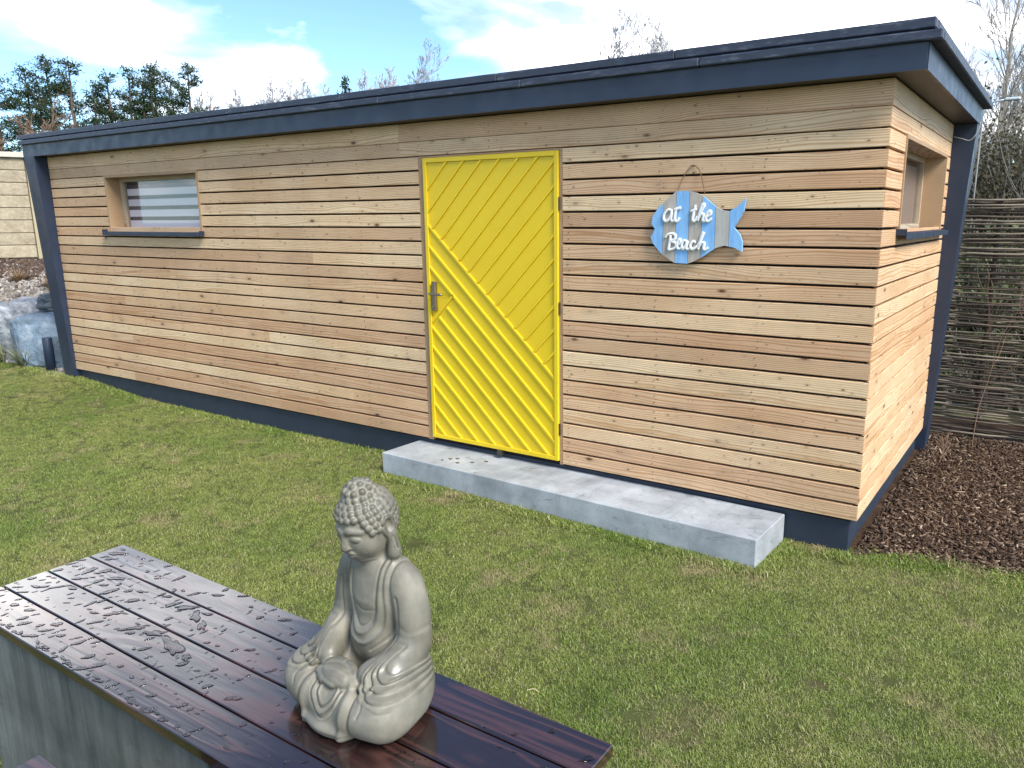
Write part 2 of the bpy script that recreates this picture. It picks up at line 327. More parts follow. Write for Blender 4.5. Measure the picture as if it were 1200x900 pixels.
def scatter_lawn():
    n = 95000; x = rng.uniform(-11.5, 3.5, n); y = rng.uniform(-4.0, .22, n)
    P = np.stack([x, y, lawn_z(x, y)], 1); dist = np.hypot(x-CAM.x, y-CAM.y)
    keep = in_view(P) & (rng.random(n) < np.clip(5.0/dist, .4, 1))
    shed = (y > -.02) & (x < -.03) & (x > -8.5); step = (x > -3.23) & (x < -.385) & (y > -.364-.0295*(x+3.23)); mul = (x > -.06) & (y > mulch_edge(x)+rng.uniform(-.03, .03, n)); gr = (x < -8.5) & (y > -.08+rng.uniform(-.04, .04, n))
    keep &= ~(shed | step | mul | gr)
    bare = np.array([mnoise.noise(Vector((a*1.6, b*1.6, 4.2))) for a, b in zip(x, y)]); keep &= ~((bare > .42) & (rng.random(n) < .45))
    P = P[keep]; s = np.where(rng.random(len(P)) < .04, 1.35, 1)*rng.uniform(.7, 1.1, len(P)); bz = bare[keep]
    # longer unmown grass along the step, the plinth and the bed edge
    E = []
    def edge(a, b, n, w):
        for _ in range(n):
            t = random.random(); E.append((a[0]+(b[0]-a[0])*t+random.gauss(0, w), a[1]+(b[1]-a[1])*t+random.gauss(0, w)))
    edge((-3.22, -.376), (-.40, -.458), 800, .010); edge((-.385, -.44), (-.372, 0), 60, .010); edge((-.38, -.02), (-.02, -.02), 60, .012); edge((-8.4, -.01), (-3.25, -.01), 700, .015)
    edge((-3.245, -.36), (-3.245, 0), 60, .01); edge((0, -.01), (.4, .13), 90, .02); edge((.4, .13), (1.5, .19), 160, .02); edge((-11, -.06), (-8.4, -.06), 200, .02)
    E = np.array(E); PE = np.stack([E[:, 0], E[:, 1], lawn_z(E[:, 0], E[:, 1])], 1); P = np.vstack([P, PE]); s = np.concatenate([s, rng.uniform(1.3, 2.5, len(E))])
    R = np.stack([rng.uniform(-.12, .12, len(P)), rng.uniform(-.12, .12, len(P)), rng.uniform(0, 6.28, len(P))], 1)
    srcs = [tuft_obj('grass_tuft', 50, .039, .0175, .0018, GRASS, 100+i, 1.0, (.08, .13, .20, .32)[i]) for i in range(4)]
    instancer('grass', P, R, np.stack([s, s, s*rng.uniform(.8, 1.15, len(s))], 1), srcs, 'short mown lawn grass with straw coloured blades', cat='grass')
scatter_lawn()

# ---- wood chips and gravel
def chips():
    m = M('wood_chips', .85, 0, .2); at = m.n('ObjectInfo').outputs['Random']
    at2 = m.n('Attribute', attribute_name='tone')
    m.col(m.ramp(at2.outputs['Fac'], [(0, (.038, .024, .017)), (.5, (.115, .074, .050)), (.75, (.25, .175, .12)), (1, (.50, .40, .29))])); m = m.m
    n = 27000; x = rng.uniform(-.05, 2.4, n); y = 3.0*rng.random(n)**1.15; k = (y > mulch_edge(x)-.02+rng.normal(0, .025, n)) & ~((x < .0) & (y < 2.5)); x, y = x[k], y[k]; n = len(x)
    z = lawn_z(x, y)+.03*ss((y-mulch_edge(x))/.25)+rng.uniform(.0, .022, n)
    L = rng.gamma(2.2, .0045, n)+.005; W = rng.uniform(.002, .006, n); H = rng.uniform(.0015, .005, n)
    a = rng.uniform(0, 6.28, n); t = rng.normal(0, .35, n)
    ux = np.stack([np.cos(a)*np.cos(t), np.sin(a)*np.cos(t), np.sin(t)], 1); uy = np.stack([-np.sin(a), np.cos(a), 0*a], 1); uz = np.cross(ux, uy)
    C = np.stack([x, y, z+.002], 1); V = []
    for sx, sy, sz in [(-1, -1, -1), (1, -.6, -1), (1, .8, -1), (-1, 1, -1), (-1, -.8, 1), (.9, -.6, 1), (1, .6, 1), (-.9, 1, 1)]:
        V.append(C+ux*(L*sx)[:, None]+uy*(W*sy)[:, None]+uz*(H*sz)[:, None])
    V = np.stack(V, 1).reshape(-1, 3); B = np.arange(n)[:, None, None]*8
    F = (B+np.array([[0, 3, 2, 1], [4, 5, 6, 7], [0, 1, 5, 4], [1, 2, 6, 5], [2, 3, 7, 6], [3, 0, 4, 7]])[None]).reshape(-1, 4)
    me = np_mesh('wood_chips', V, F, m); at = me.attributes.new('tone', 'FLOAT', 'POINT'); at.data.foreach_set('value', np.repeat(rng.beta(1.5, 2.6, n), 8).astype(np.float32))
    tag(link(bpy.data.objects.new('wood_chips', me)), label='brown wood chip mulch beside the shed', cat='mulch', kind='stuff')
chips()
def ico(sub=1):
    bm = bmesh.new(); bmesh.ops.create_icosphere(bm, subdivisions=sub, radius=1); V = np.array([v.co[:] for v in bm.verts]); F = np.array([[v.index for v in f.verts] for f in bm.faces]); bm.free(); return V, F
def pebbles(name, C, S, m, label, cat):
    n = len(C); V0, F0 = ico(1); R = rng.normal(1, .14, (n, len(V0), 1)); sc = S[:, None, None]*rng.uniform(.55, 1.25, (n, 1, 3))
    V = (V0[None]*R*sc+C[:, None, :]).reshape(-1, 3); F = (np.arange(n)[:, None, None]*len(V0)+F0[None]).reshape(-1, 3)
    me = np_mesh(name, V, F, m); at = me.attributes.new('tone', 'FLOAT', 'POINT'); at.data.foreach_set('value', np.repeat(rng.random(n), len(V0)).astype(np.float32))
    return tag(link(bpy.data.objects.new(name, me)), label=label, cat=cat, kind='stuff')
def tone_mat(name, stops, rough=.8):
    m = M(name, rough, 0, .3); a = m.n('Attribute', attribute_name='tone'); m.col(m.mix(1, m.ramp(a.outputs['Fac'], stops), m.ramp(m.noise(m.coord(kind='World'), 60, 3), [(.3, .8), (.7, 1.15)]), 'MULTIPLY')); return m.m
GM = tone_mat('gravel', [(0, (.13, .11, .10)), (.5, (.27, .235, .20)), (1, (.50, .46, .41))])
x = rng.uniform(-14, -8.65, 26000); y = rng.uniform(-.08, 3.2, 26000); C = np.stack([x, y, bank_z(x, y)], 1); C = C[in_view(C, .03)]
pebbles('gravel', C, rng.gamma(5, .0028, len(C))+.006, GM, 'pale beige gravel covering the bank left of the shed', 'gravel')
def bark_patch():
    c = Vector((-11.75, 1.2)); n = 2600; x = rng.normal(c.x, .42, n); y = rng.normal(c.y, .6, n); C = np.stack([x, y, bank_z(x, y)+.02], 1)
    pebbles('bark_mulch', C, rng.gamma(5, .003, n)+.006, tone_mat('bark', [(0, (.04, .027, .02)), (1, (.13, .085, .06))]), 'dark bark mulch strip at the foot of the block wall', 'mulch')
bark_patch()

# ------------------------------------------------------------------ shed
ZT, ZB, NB = 2.456, .207, 23; PITCH = (ZT-ZB)/NB; GAP = .013; LX, DY = 8.35, 2.29
shed = empty('shed', (0, 0, 0), label='flat roofed wooden garden shed clad in pale horizontal larch boards with dark metal edges', cat='shed')
core = MB().box(-LX-.0, -.045, .045, DY, .1, 2.50).build('wall_core', BLACK, shed)
MB().box(-LX-.02, -.045, .032, DY+.02, -.15, ZB-.012).build('plinth', PLINTH, shed)
def board(x0, x1, ztop, zbot, side=False, gap=True, m=None, off=0.0, th=.030, inner=.0):
    """one cladding board; x0..x1 along the wall; object origin at its start so the grain runs along it"""
    h0, h1 = zbot+(GAP if gap else .0025)*.5, ztop-(GAP if gap else .0025)*.5; c = .0028; L = x1-x0
    jit = random.uniform(-.0015, .0015)
    prof = [(0+jit, h0-zbot+c), (c+jit, h0-zbot), (th, h0-zbot), (th, h1-zbot), (c+jit, h1-zbot), (jit, h1-zbot-c)]
    b = MB(); b.prism([(p[0], p[1]) for p in prof], .0008, L-.0008, 0)
    if not side: return b.build('cladding_board', m or LARCH, shed, loc=(x0, off, zbot))
    return b.build('cladding_board', m or LARCH_SIDE, shed, loc=(off, x0, zbot), rot=(0, 0, math.pi/2))
DX0, DX1 = -3.10, -1.897                         # door opening incl. frame
WX0, WX1, WZ0, WZ1 = -7.27, -5.715, 1.722, 2.262 # front window opening
joints = {0: [-3.27], 1: [-3.27], 9: [-4.27], 22: [-7.14], 18: [-7.1, -2.9], 14: [-7.15], 7: [-7.152], 12: [-5.3], 16: [-4.9], 20: [-3.9], 11: [-6.3]}
for k in range(NB):
    zt = ZT-k*PITCH; zb = zt-PITCH; segs = []
    if k <= 1: segs = [(-LX, -.003)]
    else:
        segs = [(-LX, DX0), (DX1, -.003)]
        if zb > WZ0-.03 and zt < WZ1+.03: segs = [(-LX, WX0), (WX1, DX0), (DX1, -.003)]
    out = []
    for a, b in segs:
        js = sorted(j for j in joints.get(k, []) if a+.2 < j < b-.2); ps = [a]+js+[b]; out += list(zip(ps[:-1], ps[1:]))
    for a, b in out: board(a, b, zt+(.029 if k == 0 else 0), zb, gap=k > 1)
SY0, SY1, SZ0, SZ1 = .44, 2.09, 1.745, 2.265     # side window opening
for k in range(NB):
    zt = ZT-k*PITCH; zb = zt-PITCH
    segs = [(.0015, DY-.002)]
    if zb > SZ0-.05 and zt < SZ1+.03: segs = [(.0015, SY0), (SY1, DY-.002)]
    for a, b in segs: board(a, b, zt+(.029 if k == 0 else 0), zb, side=True, gap=k > 1, th=.030)
# screws heads: tiny dark points in rows on the studs
sc = MB()
for k in range(NB):
    for xs in np.arange(-8.05, -.1, .62):
        zc = ZT-(k+.5)*PITCH
        if DX0-.03 < xs < DX1+.03 and k > 1: continue
        if WX0-.03 < xs < WX1+.03 and WZ0-.05 < zc < WZ1+.03: continue
        for dz in (-.02, .02):
            x = xs+random.gauss(0, .006); r = random.uniform(.0016, .0032); y = -.0042
            sc.add([(x+r*math.cos(t), y, zc+dz+r*math.sin(t)) for t in np.arange(0, 6.28, 1.0472)]+[(x+r*math.cos(t), .002, zc+dz+r*math.sin(t)) for t in np.arange(0, 6.28, 1.0472)],
                   [tuple(range(6))]+[(i, (i+1) % 6, (i+1) % 6+6, i+6) for i in range(6)])
tag(sc.build('screws', STEELD, shed), kind='stuff')
# wooden door frame (jambs and head)
for (a, b, z0, z1) in ((DX0+.002, -3.052, ZB, 2.243), (-1.921, DX1-.002, ZB, 2.243)): MB().box(a, b, .003, .05, z0, z1).build('door_jamb', LARCH_TRIM, shed)
MB().box(DX0+.002, DX1-.002, .004, .05, 2.2445, ZT-2*PITCH-.003).build('door_head', LARCH_TRIM, shed)
# door
DXL, DW, DZ, DH = -3.048, 1.123, .232, 2.010
door = MB().box(0, DW, .012, .05, 0, DH, .002).build('door', YEL, shed, loc=(DXL, -.012, DZ))
fr = .031
for nm, bx in (('door_stile', (0, fr, 0, DH)), ('door_stile', (DW-fr, DW, 0, DH)), ('door_rail', (fr+.0005, DW-fr-.0005, DH-fr, DH)), ('door_rail', (fr+.0005, DW-fr-.0005, 0, fr))):
    MB().box(bx[0], bx[1], -.0015, .0118, bx[2], bx[3], .0025).build(nm, YEL, door)
def clip_line(u0, v0, u1, v1, w=.018, d=.0105):
    dx, dy = u1-u0, v1-v0; L = math.hypot(dx, dy); nx, ny = -dy/L*w/2, dx/L*w/2
    # mitre the ends to the vertical/horizontal frame by clipping the quad with the inner rectangle
    poly = [(u0+nx, v0+ny), (u1+nx, v1+ny), (u1-nx, v1-ny), (u0-nx, v0-ny)]
    def cut(poly, f):
        out = []
        for i, p in enumerate(poly):
            q = poly[(i+1) % len(poly)]; a, b = f(p), f(q)
            if a >= 0: out.append(p)
            if a*b < 0: t = a/(a-b); out.append((p[0]+(q[0]-p[0])*t, p[1]+(q[1]-p[1])*t))
        return out
    for f in (lambda p: p[0]-fr-.0008, lambda p: DW-fr-.0008-p[0], lambda p: p[1]-fr-.0008, lambda p: DH-fr-.0008-p[1]): poly = cut(poly, f)
    if len(poly) < 3: return None
    b = MB(); n = len(poly); cx = sum(p[0] for p in poly)/n; cy = sum(p[1] for p in poly)/n
    V = [(p[0], .0117, p[1]) for p in poly]+[(p[0], .0118-d+.002, p[1]) for p in poly]
    ins = []
    for p in poly:                                   # slightly inset front face = eased arris
        s = ((p[0]-cx)*nx+(p[1]-cy)*ny)/(w/2)
        k = .0025*(1 if s > 0 else -1); ins.append((p[0]-nx/(w/2)*k, .0118-d, p[1]-ny/(w/2)*k))
    V += ins; F = [tuple(range(2*n, 3*n))]
    for i in range(n): j = (i+1) % n; F += [(i, j, n+j, n+i), (n+i, n+j, 2*n+j, 2*n+i)]
    b.add(V, F); return b.build('batten', YEL, door)
u_off = .03; S = .935
def vd(c, u): return c-S*u                            # falling battens v = c - S*u (u measured from -3.059)
def X(u): return u-u_off
for c in (1.612, 1.466, 1.322): clip_line(X(0), vd(c, 0)-.004, X(1.2), vd(c, 1.2)-.004)
for i, c in enumerate((1.176, 1.032, .889, .746, .603, .460, .317, .172)):
    u0 = 0
    if i < 2: u0 = (c-.804)/(1+S)+.012
    clip_line(X(u0), vd(c, u0)-.004, X(1.2), vd(c, 1.2)-.004)
clip_line(X(0), .805, X(.268), 1.073)
for k in range(15):
    c = 1.745-.1515*k; u0 = max(0, (1.625-c)/(1+S)+.004); clip_line(X(u0), u0+c-.004, X(1.2), 1.2+c-.004)
hp = MB().box(.05, .088, -.014, .0116, .952, 1.162, .004).build('handle_plate', STEEL, door)
hl = MB(); hl.tube(catmull([(.069, -.012, 1.078), (.069, -.05, 1.078), (.078, -.056, 1.078), (.185, -.054, 1.076)], 4), .0085, 8).build('door_handle', STEELB, door, smooth=True)
ky = MB(); ky.tube([(.069, -.011, .985), (.069, -.022, .985)], .0085, 10).build('lock_cylinder', plain('bright_steel', (.75, .72, .66), .2, 1), door)
for z in (1.69, 1.03, .22):
    MB().tube([(DW+.008, .006, z-.04), (DW+.008, .006, z+.04)], .006, 8).box(DW+.001, DW+.007, .004, .010, z-.03, z+.03).build('hinge', STEELD, door)
tag(MB().box(-2.43, -2.39, -.03, .03, .196, .232).build('door_stop', STEELD, shed), label='small dark door stop under the yellow door')

# roof with overhang
roof = MB().box(-8.55, .14, -.115, 2.54, 2.513, 2.70).build('roof', MEMB, shed)
MB().box(-8.57, .153, -.13, -.1152, 2.487, 2.606).build('fascia', ANTH, roof)
MB().box(.1402, .158, -.1150, 2.55, 2.487, 2.606).build('fascia', ANTH, roof)
MB().box(-8.57, -8.5502, -.1150, 2.55, 2.487, 2.606).build('fascia', ANTH, roof)
MB().box(-8.549, .139, -.1148, 2.545, 2.4885, 2.5128).build('soffit', SOFFIT, roof)
xs = [-8.60, -7.72, -6.9, -6.05, -5.3, -4.45, -3.3, -2.1, -.95, .212]
for a, b in zip(xs[:-1], xs[1:]):
    MB().box(a+.001, b-.001, -.158+random.uniform(-.001, .001), -.1, 2.607, 2.650+random.uniform(-.001, .001), .006).build('capping', MEMB, roof)
xs = [-8.62, -7.4, -6.2, -5.02, -4.85, -3.7, -2.3, -1.1, .178]
for a, b in zip(xs[:-1], xs[1:]):
    MB().box(a+.001, b-.001, -.136+random.uniform(-.001, .001), -.06, 2.662, 2.709+random.uniform(-.0015, .0015), .005).build('capping', MEMB, roof)
for a, b in ((-.0975, 1.3), (1.3, 2.57)):
    MB().box(.142, .213, a+.001, b-.001, 2.607, 2.650, .006).build('capping', MEMB, roof)
    MB().box(.10, .18, a+.041, b-.001, 2.6625, 2.709, .005).build('capping', MEMB, roof)
# slanting metal fins closing the overhang at the left front and the right rear
MB().prism([(.032, .0), (-.020, .0), (-.128, 2.4865), (.032, 2.4865)], -8.57, -8.352, 0).build('corner_fin', ANTH, shed)
b = MB(); b.prism([(-.05, -.05), (.018, -.05), (.152, 2.4868), (-.05, 2.4868)], 2.292, 2.50, 1); b.build('corner_fin', ANTH, shed)

# windows
def glassm():
    m = M('window_glass', .03, 0, .5); g = m.n('BsdfGlossy', Roughness=.02); t = m.n('BsdfTransparent'); t.inputs[0].default_value = (.94, .93, .95, 1)
    lw = m.n('LayerWeight', Blend=.5); pw = m.n('Math', operation='POWER'); pw.inputs[1].default_value = 4; m.l(lw.outputs['Facing'], pw.inputs[0])
    ad = m.n('Math', operation='MULTIPLY_ADD'); ad.inputs[1].default_value = .5; ad.inputs[2].default_value = .05; m.l(pw.outputs[0], ad.inputs[0])
    mx = m.n('MixShader'); m.l(ad.outputs[0], mx.inputs[0]); m.l(t.outputs[0], mx.inputs[1]); m.l(g.outputs[0], mx.inputs[2]); m.l(mx.outputs[0], m.nt.nodes['Material Output'].inputs[0]); return m.m
GLASS = glassm(); BLIND = plain('blind_fabric', (.82, .80, .82), .8); BLINDD = plain('blind_sheer', (.035, .045, .07), .6); ROOM = plain('dim_interior', (.03, .03, .035), .9)
def window(along, a0, a1, z0, z1, slats):
    """along 0: in the front wall (x), 1: in the right wall (y)"""
    w = a1-a0; h = z1-z0; e = empty('window', (a0, 0, z0) if along == 0 else (0, a0, z0), 0 if along == 0 else math.pi/2); e.parent = shed
    # local: x along the wall, y into the wall, z up  (for the side wall rotate +90: local y -> -x)
    t = .022
    m2 = LARCH_TRIM
    MB().box(0, t, -.006, .17, .0, h).build('reveal', m2, e); MB().box(w-t, w, -.006, .17, .0, h).build('reveal', m2, e)
    MB().box(t+.0005, w-t-.0005, -.006, .17, h-t, h).build('reveal', m2, e)
    fb = MB(); d0, d1 = .135, .185
    q = .045; x0, x1, y0, y1 = t, w-t, .012, h-t
    fb.box(x0, x0+q, d0, d1, y0, y1).box(x1-q, x1, d0, d1, y0, y1).box(x0+q, x1-q, d0, d1, y1-q*.8, y1).box(x0+q, x1-q, d0, d1, y0, y0+q*.7)
    fo = fb.build('window_frame', PALE_FRAME, e)
    MB().box(x0+q, x1-q, d0+.022, d0+.026, y0+q*.7, y1-q*.8).build('pane', GLASS, e)
    bx0, bx1 = x0+q+.006, x1-q-.006; yy0, yy1 = y0+q*.7, y1-q*.8-.03
    if slats:
        hs = (yy1-yy0)/4.0
        for i in range(5):
            z = yy0+i*hs
            if z+.001 < yy1: MB().box(bx0, bx1, d0+.040, d0+.043, z, min(z+hs*.64, yy1)).build('blind_strip', BLIND, e)
            if z+hs*.64 < yy1: MB().box(bx0, bx1, d0+.0405, d0+.0425, z+hs*.642, min(z+hs*.998, yy1)).build('blind_strip', BLINDD, e)
    else: MB().box(bx0, bx1, d0+.040, d0+.043, yy0, yy1).build('blind', plain('blind_reflection_tone', (.30, .26, .215), .8), e)  # blind coloured beige in place of the reveal's reflection in the pane
    MB().box(x0, x1, .19, .20, 0, h).build('backing', ROOM, e)
    s = MB(); s.prism([(.134, .014), (-.052, -.002), (-.056, -.004), (-.056, -.034), (-.050, -.034), (-.050, -.010), (.134, .006)], -.055, w+.02, 0)
    s.box(-.056, -.050, -.055, .134, -.012, .022).box(w+.020, w+.026, -.055, -.007, -.030, .012); s.build('window_sill', ANTH, e)
    return e
# the openings are cut out of the core so that the recess is real
def core_parts():
    b = MB(); W = .0
    x0, x1 = -LX, -.045
    b.V = []; b.F = []
    # front skin around the window, right skin around the window, rest as walls 4 cm thick
    b.box(x0, WX0, .032, .07, ZB-.008, 2.50).box(WX1, x1, .032, .07, ZB-.008, 2.50).box(WX0, WX1, .032, .07, ZB-.008, WZ0).box(WX0, WX1, .032, .07, WZ1, 2.50)
    b.box(-.07, -.032, .071, SY0, ZB-.008, 2.50).box(-.07, -.032, SY1, DY, ZB-.008, 2.50).box(-.07, -.032, SY0, SY1, ZB-.008, SZ0).box(-.07, -.032, SY0, SY1, SZ1, 2.50)
    b.box(x0, -.071, DY-.04, DY+.0, ZB-.008, 2.50).box(x0, x0+.04, .071, DY-.041, ZB-.008, 2.50)
    old = core.data; me = bpy.data.meshes.new('wall_core'); me.from_pydata(b.V, [], b.F); me.materials.append(BLACK); core.data = me
core_parts()
wf = window(0, WX0, WX1, WZ0, WZ1, True)
ws = window(1, SY0, SY1, SZ0, SZ1, False)
# thin cable under the soffit
MB().tube(catmull([(.01, 2.27, 2.40), (.06, 2.26, 2.385), (.12, 2.26, 2.37), (.16, 2.27, 2.43), (.17, 2.3, 2.5)], 5), .003, 5).build('cable', plain('cable_grey', (.35, .35, .33), .5), shed)

# ------------------------------------------------------------------ concrete step
def step():
    bm = bmesh.new(); bmesh.ops.create_cube(bm, size=1)
    for v in bm.verts: v.co = Vector((v.co.x*2.825, v.co.y*.455, v.co.z*.25))
    bmesh.ops.bevel(bm, geom=bm.edges[:], offset=.004, segments=1, affect='EDGES')
    bmesh.ops.subdivide_edges(bm, edges=[e for e in bm.edges if e.calc_length() > .3], cuts=60, use_grid_fill=True)
    for v in bm.verts:
        n = mnoise.noise(v.co*9)*.0009+mnoise.noise(v.co*40)*.0004; v.co += v.co.normalized()*n
    me = bpy.data.meshes.new('concrete_step'); bm.to_mesh(me); bm.free(); me.materials.append(STEP)
    o = link(bpy.data.objects.new('concrete_step', me)); o.location = (-1.812, -.174, .045); o.rotation_euler = (0, 0, -.029); tag(o, 'long low pale concrete step on the lawn under the yellow door', 'step')
    r = MB()
    for (px, py) in ((-2.73, -.27), (-2.70, -.22), (-2.66, -.19), (-2.60, -.26), (-2.45, -.13), (-2.52, -.2)):
        n = 9; P = [(px+.018*random.uniform(.4, 1.2)*math.cos(t*6.283/n), py+.014*random.uniform(.4, 1.2)*math.sin(t*6.283/n)) for t in range(n)]; r.prism(P, .1695, .1735, 2)
    tag(r.build('dirt_crumbs', plain('dirt', (.12, .085, .05), .95)), 'small brown dirt crumbs on the concrete step', 'dirt', kind='stuff')
step()

# ------------------------------------------------------------------ fish sign
def fish():
    O = [(-.112, .228), (-.034, .228), (.01, .217), (.053, .197), (.126, .141), (.169, .12), (.21, .115), (.257, .141), (.299, .181), (.29, .118), (.272, .08), (.238, .027), (.273, -.011), (.289, -.049), (.289, -.103), (.244, -.081), (.186, -.072),
         (.136, -.086), (.062, -.135), (.01, -.162), (-.032, -.177), (-.112, -.174), (-.19, -.128), (-.251, -.064), (-.266, -.031), (-.248, .001), (-.24, .018), (-.263, .046), (-.255, .091), (-.22, .138), (-.168, .181)]
    e = empty('fish_sign', (-1.0, -.022, 1.75), rz=0, label='blue and bare wood striped fish shaped sign reading at the Beach', cat='sign')
    def pl(name, A, B):
        m = M(name, .7, 0, .3); n = m.noise(m.coord((40, 1, 6), rnd=True), 1.4, 6, .65); m.col(m.ramp(n, [(.3, A), (.62, B), (.8, (.42, .38, .33))])); m.bump(n, .3, .002); return m.m
    blue = pl('sign_blue', (.17, .38, .68), (.27, .51, .80)); bare = pl('sign_bare_wood', (.36, .31, .26), (.50, .44, .38)); pale = pl('sign_pale', (.38, .36, .33), (.5, .47, .42))
    cuts = [-.30, -.188, -.108, -.029, .051, .130, .212, .32]
    def clip(poly, f):
        out = []
        for i, p in enumerate(poly):
            q = poly[(i+1) % len(poly)]; a, b = f(p), f(q)
            if a >= 0: out.append(p)
            if a*b < 0: t = a/(a-b); out.append((p[0]+(q[0]-p[0])*t, p[1]+(q[1]-p[1])*t))
        return out
    for i, m in enumerate((blue, bare, blue, bare, blue, pale, blue)):
        a, b = cuts[i]+.0012, cuts[i+1]-.0012; P = clip(clip(O, lambda p: p[0]-a), lambda p: b-p[0])
        Q = [P[k] for k in range(len(P)) if math.hypot(P[k][0]-P[k-1][0], P[k][1]-P[k-1][1]) > 1e-5]
        MB().prism(Q, -.009, .009, 1).build('plank', m, e)
    MB().box(-.2, .15, .0092, .02, .06, .09).box(-.2, .15, .0092, .02, -.08, -.05).build('back_batten', bare, e)
    white = plain('sign_letter_white', (.80, .80, .78), .5)
    def q(p): return (-.08+(p[0]/12+770-797.5)*.0052-.002, .058-(p[1]/12+230-260)*.00475)
    L = {'a': [[(218, 205), (160, 190), (105, 255), (102, 325), (140, 352), (192, 300), (218, 210), (206, 320), (232, 350), (262, 310)]],
         't': [[(292, 158), (262, 250), (262, 335), (298, 350), (326, 302)], [(245, 195), (342, 162)]],
         't ': [[(545, 128), (525, 230), (512, 325), (538, 350), (582, 285)], [(482, 218), (562, 180)]],
         'h': [[(585, 285), (645, 185), (668, 128), (640, 128), (610, 220), (583, 352)], [(588, 325), (630, 258), (665, 268), (652, 330), (672, 350), (702, 312)]],
         'e': [[(702, 300), (752, 262), (758, 222), (735, 218), (700, 270), (696, 330), (726, 355), (772, 312)]],
         'B': [[(130, 585), (165, 542), (235, 528), (278, 560), (262, 608), (205, 638), (265, 650), (292, 695), (252, 742), (182, 762)], [(208, 548), (196, 660), (176, 760)]],
         'e ': [[(300, 698), (345, 655), (350, 612), (322, 618), (300, 680), (320, 742), (375, 722)]],
         'a ': [[(445, 640), (402, 625), (370, 680), (384, 742), (420, 712), (447, 640), (436, 722), (460, 746), (492, 712)]],
         'c': [[(562, 655), (530, 632), (490, 690), (510, 742), (552, 732), (592, 692)]],
         'h ': [[(592, 692), (642, 600), (674, 505), (645, 560), (622, 660), (603, 748)], [(608, 722), (650, 655), (686, 662), (676, 722), (700, 748), (738, 716)]]}
    for ch, strokes in L.items():
        b = MB()
        for st in strokes:
            C = catmull([(*[v for v in (q(p)[0],)], -.016, q(p)[1]) for p in st], 5); n = len(C)
            for i, p in enumerate(C): pass
            b.tube(C, [.0094*(.75+.25*math.sin(math.pi*(i+1)/(n+1))) for i in range(n)], 8)
        o = b.build('letter', white, e, smooth=True)
        for v in o.data.vertices: v.co.y = -.0155+(v.co.y+.016)*.75
    MB().tube(catmull([(-.105, -.006, .222), (-.087, .0, .278), (-.055, .012, .342), (-.026, .014, .368), (.009, .012, .348), (.036, .0, .297), (.06, -.006, .215)], 6), .0025, 6).build('rope', plain('jute_rope', (.20, .12, .06), .9), e)
    MB().tube([(-.024, .03, .364), (-.024, -.004, .366)], .004, 6).build('nail', STEELD, e)
fish()

# ------------------------------------------------------------------ table
def dark_wood():
    m = M('dark_stained_wood', .2, 0, .5)
    vs = m.coord((.55, 5.5, 5), rnd=True); w = m.noise(vs, 1.3, 3, .5, .8)
    mu = m.n('Math', operation='MULTIPLY'); mu.inputs[1].default_value = 46; m.l(w, mu.inputs[0]); sn = m.n('Math', operation='SINE'); m.l(mu.outputs[0], sn.inputs[0])
    g = m.ramp(sn.outputs[0], [(.0, (.016, .0065, .006)), (.6, (.034, .0125, .010)), (1, (.060, .023, .018))])
    fine = m.noise(m.coord((6, 120, 120), rnd=True), 1, 4, .6)
    m.col(m.mix(1, g, m.ramp(fine, [(.3, .75), (.7, 1.25)]), 'MULTIPLY'))
    wet = m.noise(m.coord((2, 7, 2), rnd=True), 2.2, 6, .6); m.rough(m.ramp(wet, [(.38, .10), (.6, .26)])); m.b.inputs['Coat Weight'].default_value = 1; m.b.inputs['Coat Roughness'].default_value = .06; m.b.inputs['Coat IOR'].default_value = 1.6
    h = m.n('Math', operation='MULTIPLY_ADD'); m.l(sn.outputs[0], h.inputs[0]); h.inputs[1].default_value = .5; m.l(fine, h.inputs[2])
    m.bump(h.outputs[0], .24, .001); bc = m.n('Bump', Strength=.16, Distance=.001); m.l(h.outputs[0], bc.inputs['Height']); m.l(bc.outputs[0], m.b.inputs['Coat Normal']); return m.m
DWOOD = dark_wood()
TX0, TX1, TZ = -1.782, .110, .75
tab = empty('garden_table', (TX0, -3.43, 0), label='long dark stained plank table standing wet on concrete slab legs', cat='table')
PY = [(-3.430, -3.318), (-3.313, -3.194), (-3.189, -3.068), (-3.063, -2.953)]
for a, b in PY:
    MB().box(0, TX1-TX0+random.uniform(-.002, .002), 0, b-a, 0, .028, .0022).build('plank', DWOOD, tab, loc=(0, a+3.43, TZ-.028))
MB().box(.04, 1.16, .02, .40, .06, TZ-.0295, .004).build('leg', LEGC, tab)
MB().box(.04, 1.16, .02, .40, .0, .0595, .0).build('leg_foot', LEGC, tab)
MB().box(TX1-TX0-.12, TX1-TX0-.022, .05, .455, .0, TZ-.0295, .004).build('leg', PALEC, tab)
MB().box(1.17, TX1-TX0-.125, .07, .11, TZ-.09, TZ-.0295, .002).build('rail', DWOOD, tab)

# two dark stools in front of the table (only their far corners reach into the picture)
def stool(loc, w, d, lab):
    e = empty('stool', loc, label=lab, cat='stool', group='dark stools pulled up to the table')
    for i in range(3): MB().box(0, w, -d+i*d/3+.002, -d+(i+1)*d/3-.002, .672, .70, .002).build('seat_slat', DWOOD, e)
    for x in (.02, w-.06):
        for y in (-.06, -d+.02): MB().box(x, x+.04, y, y+.04, 0, .6715).build('leg', DWOOD, e)
    MB().box(.061, w-.061, -.05, -.03, .30, .33).build('stretcher', DWOOD, e); MB().box(.061, w-.061, -d+.03, -d+.05, .30, .33).build('stretcher', DWOOD, e)
    return e
stool((-.944, -3.588, 0), .27, .30, 'dark wooden stool corner nearest the left concrete side of the table')
stool((-.601, -3.440, 0), .22, .30, 'dark wooden stool corner tucked against the table edge below the statue')

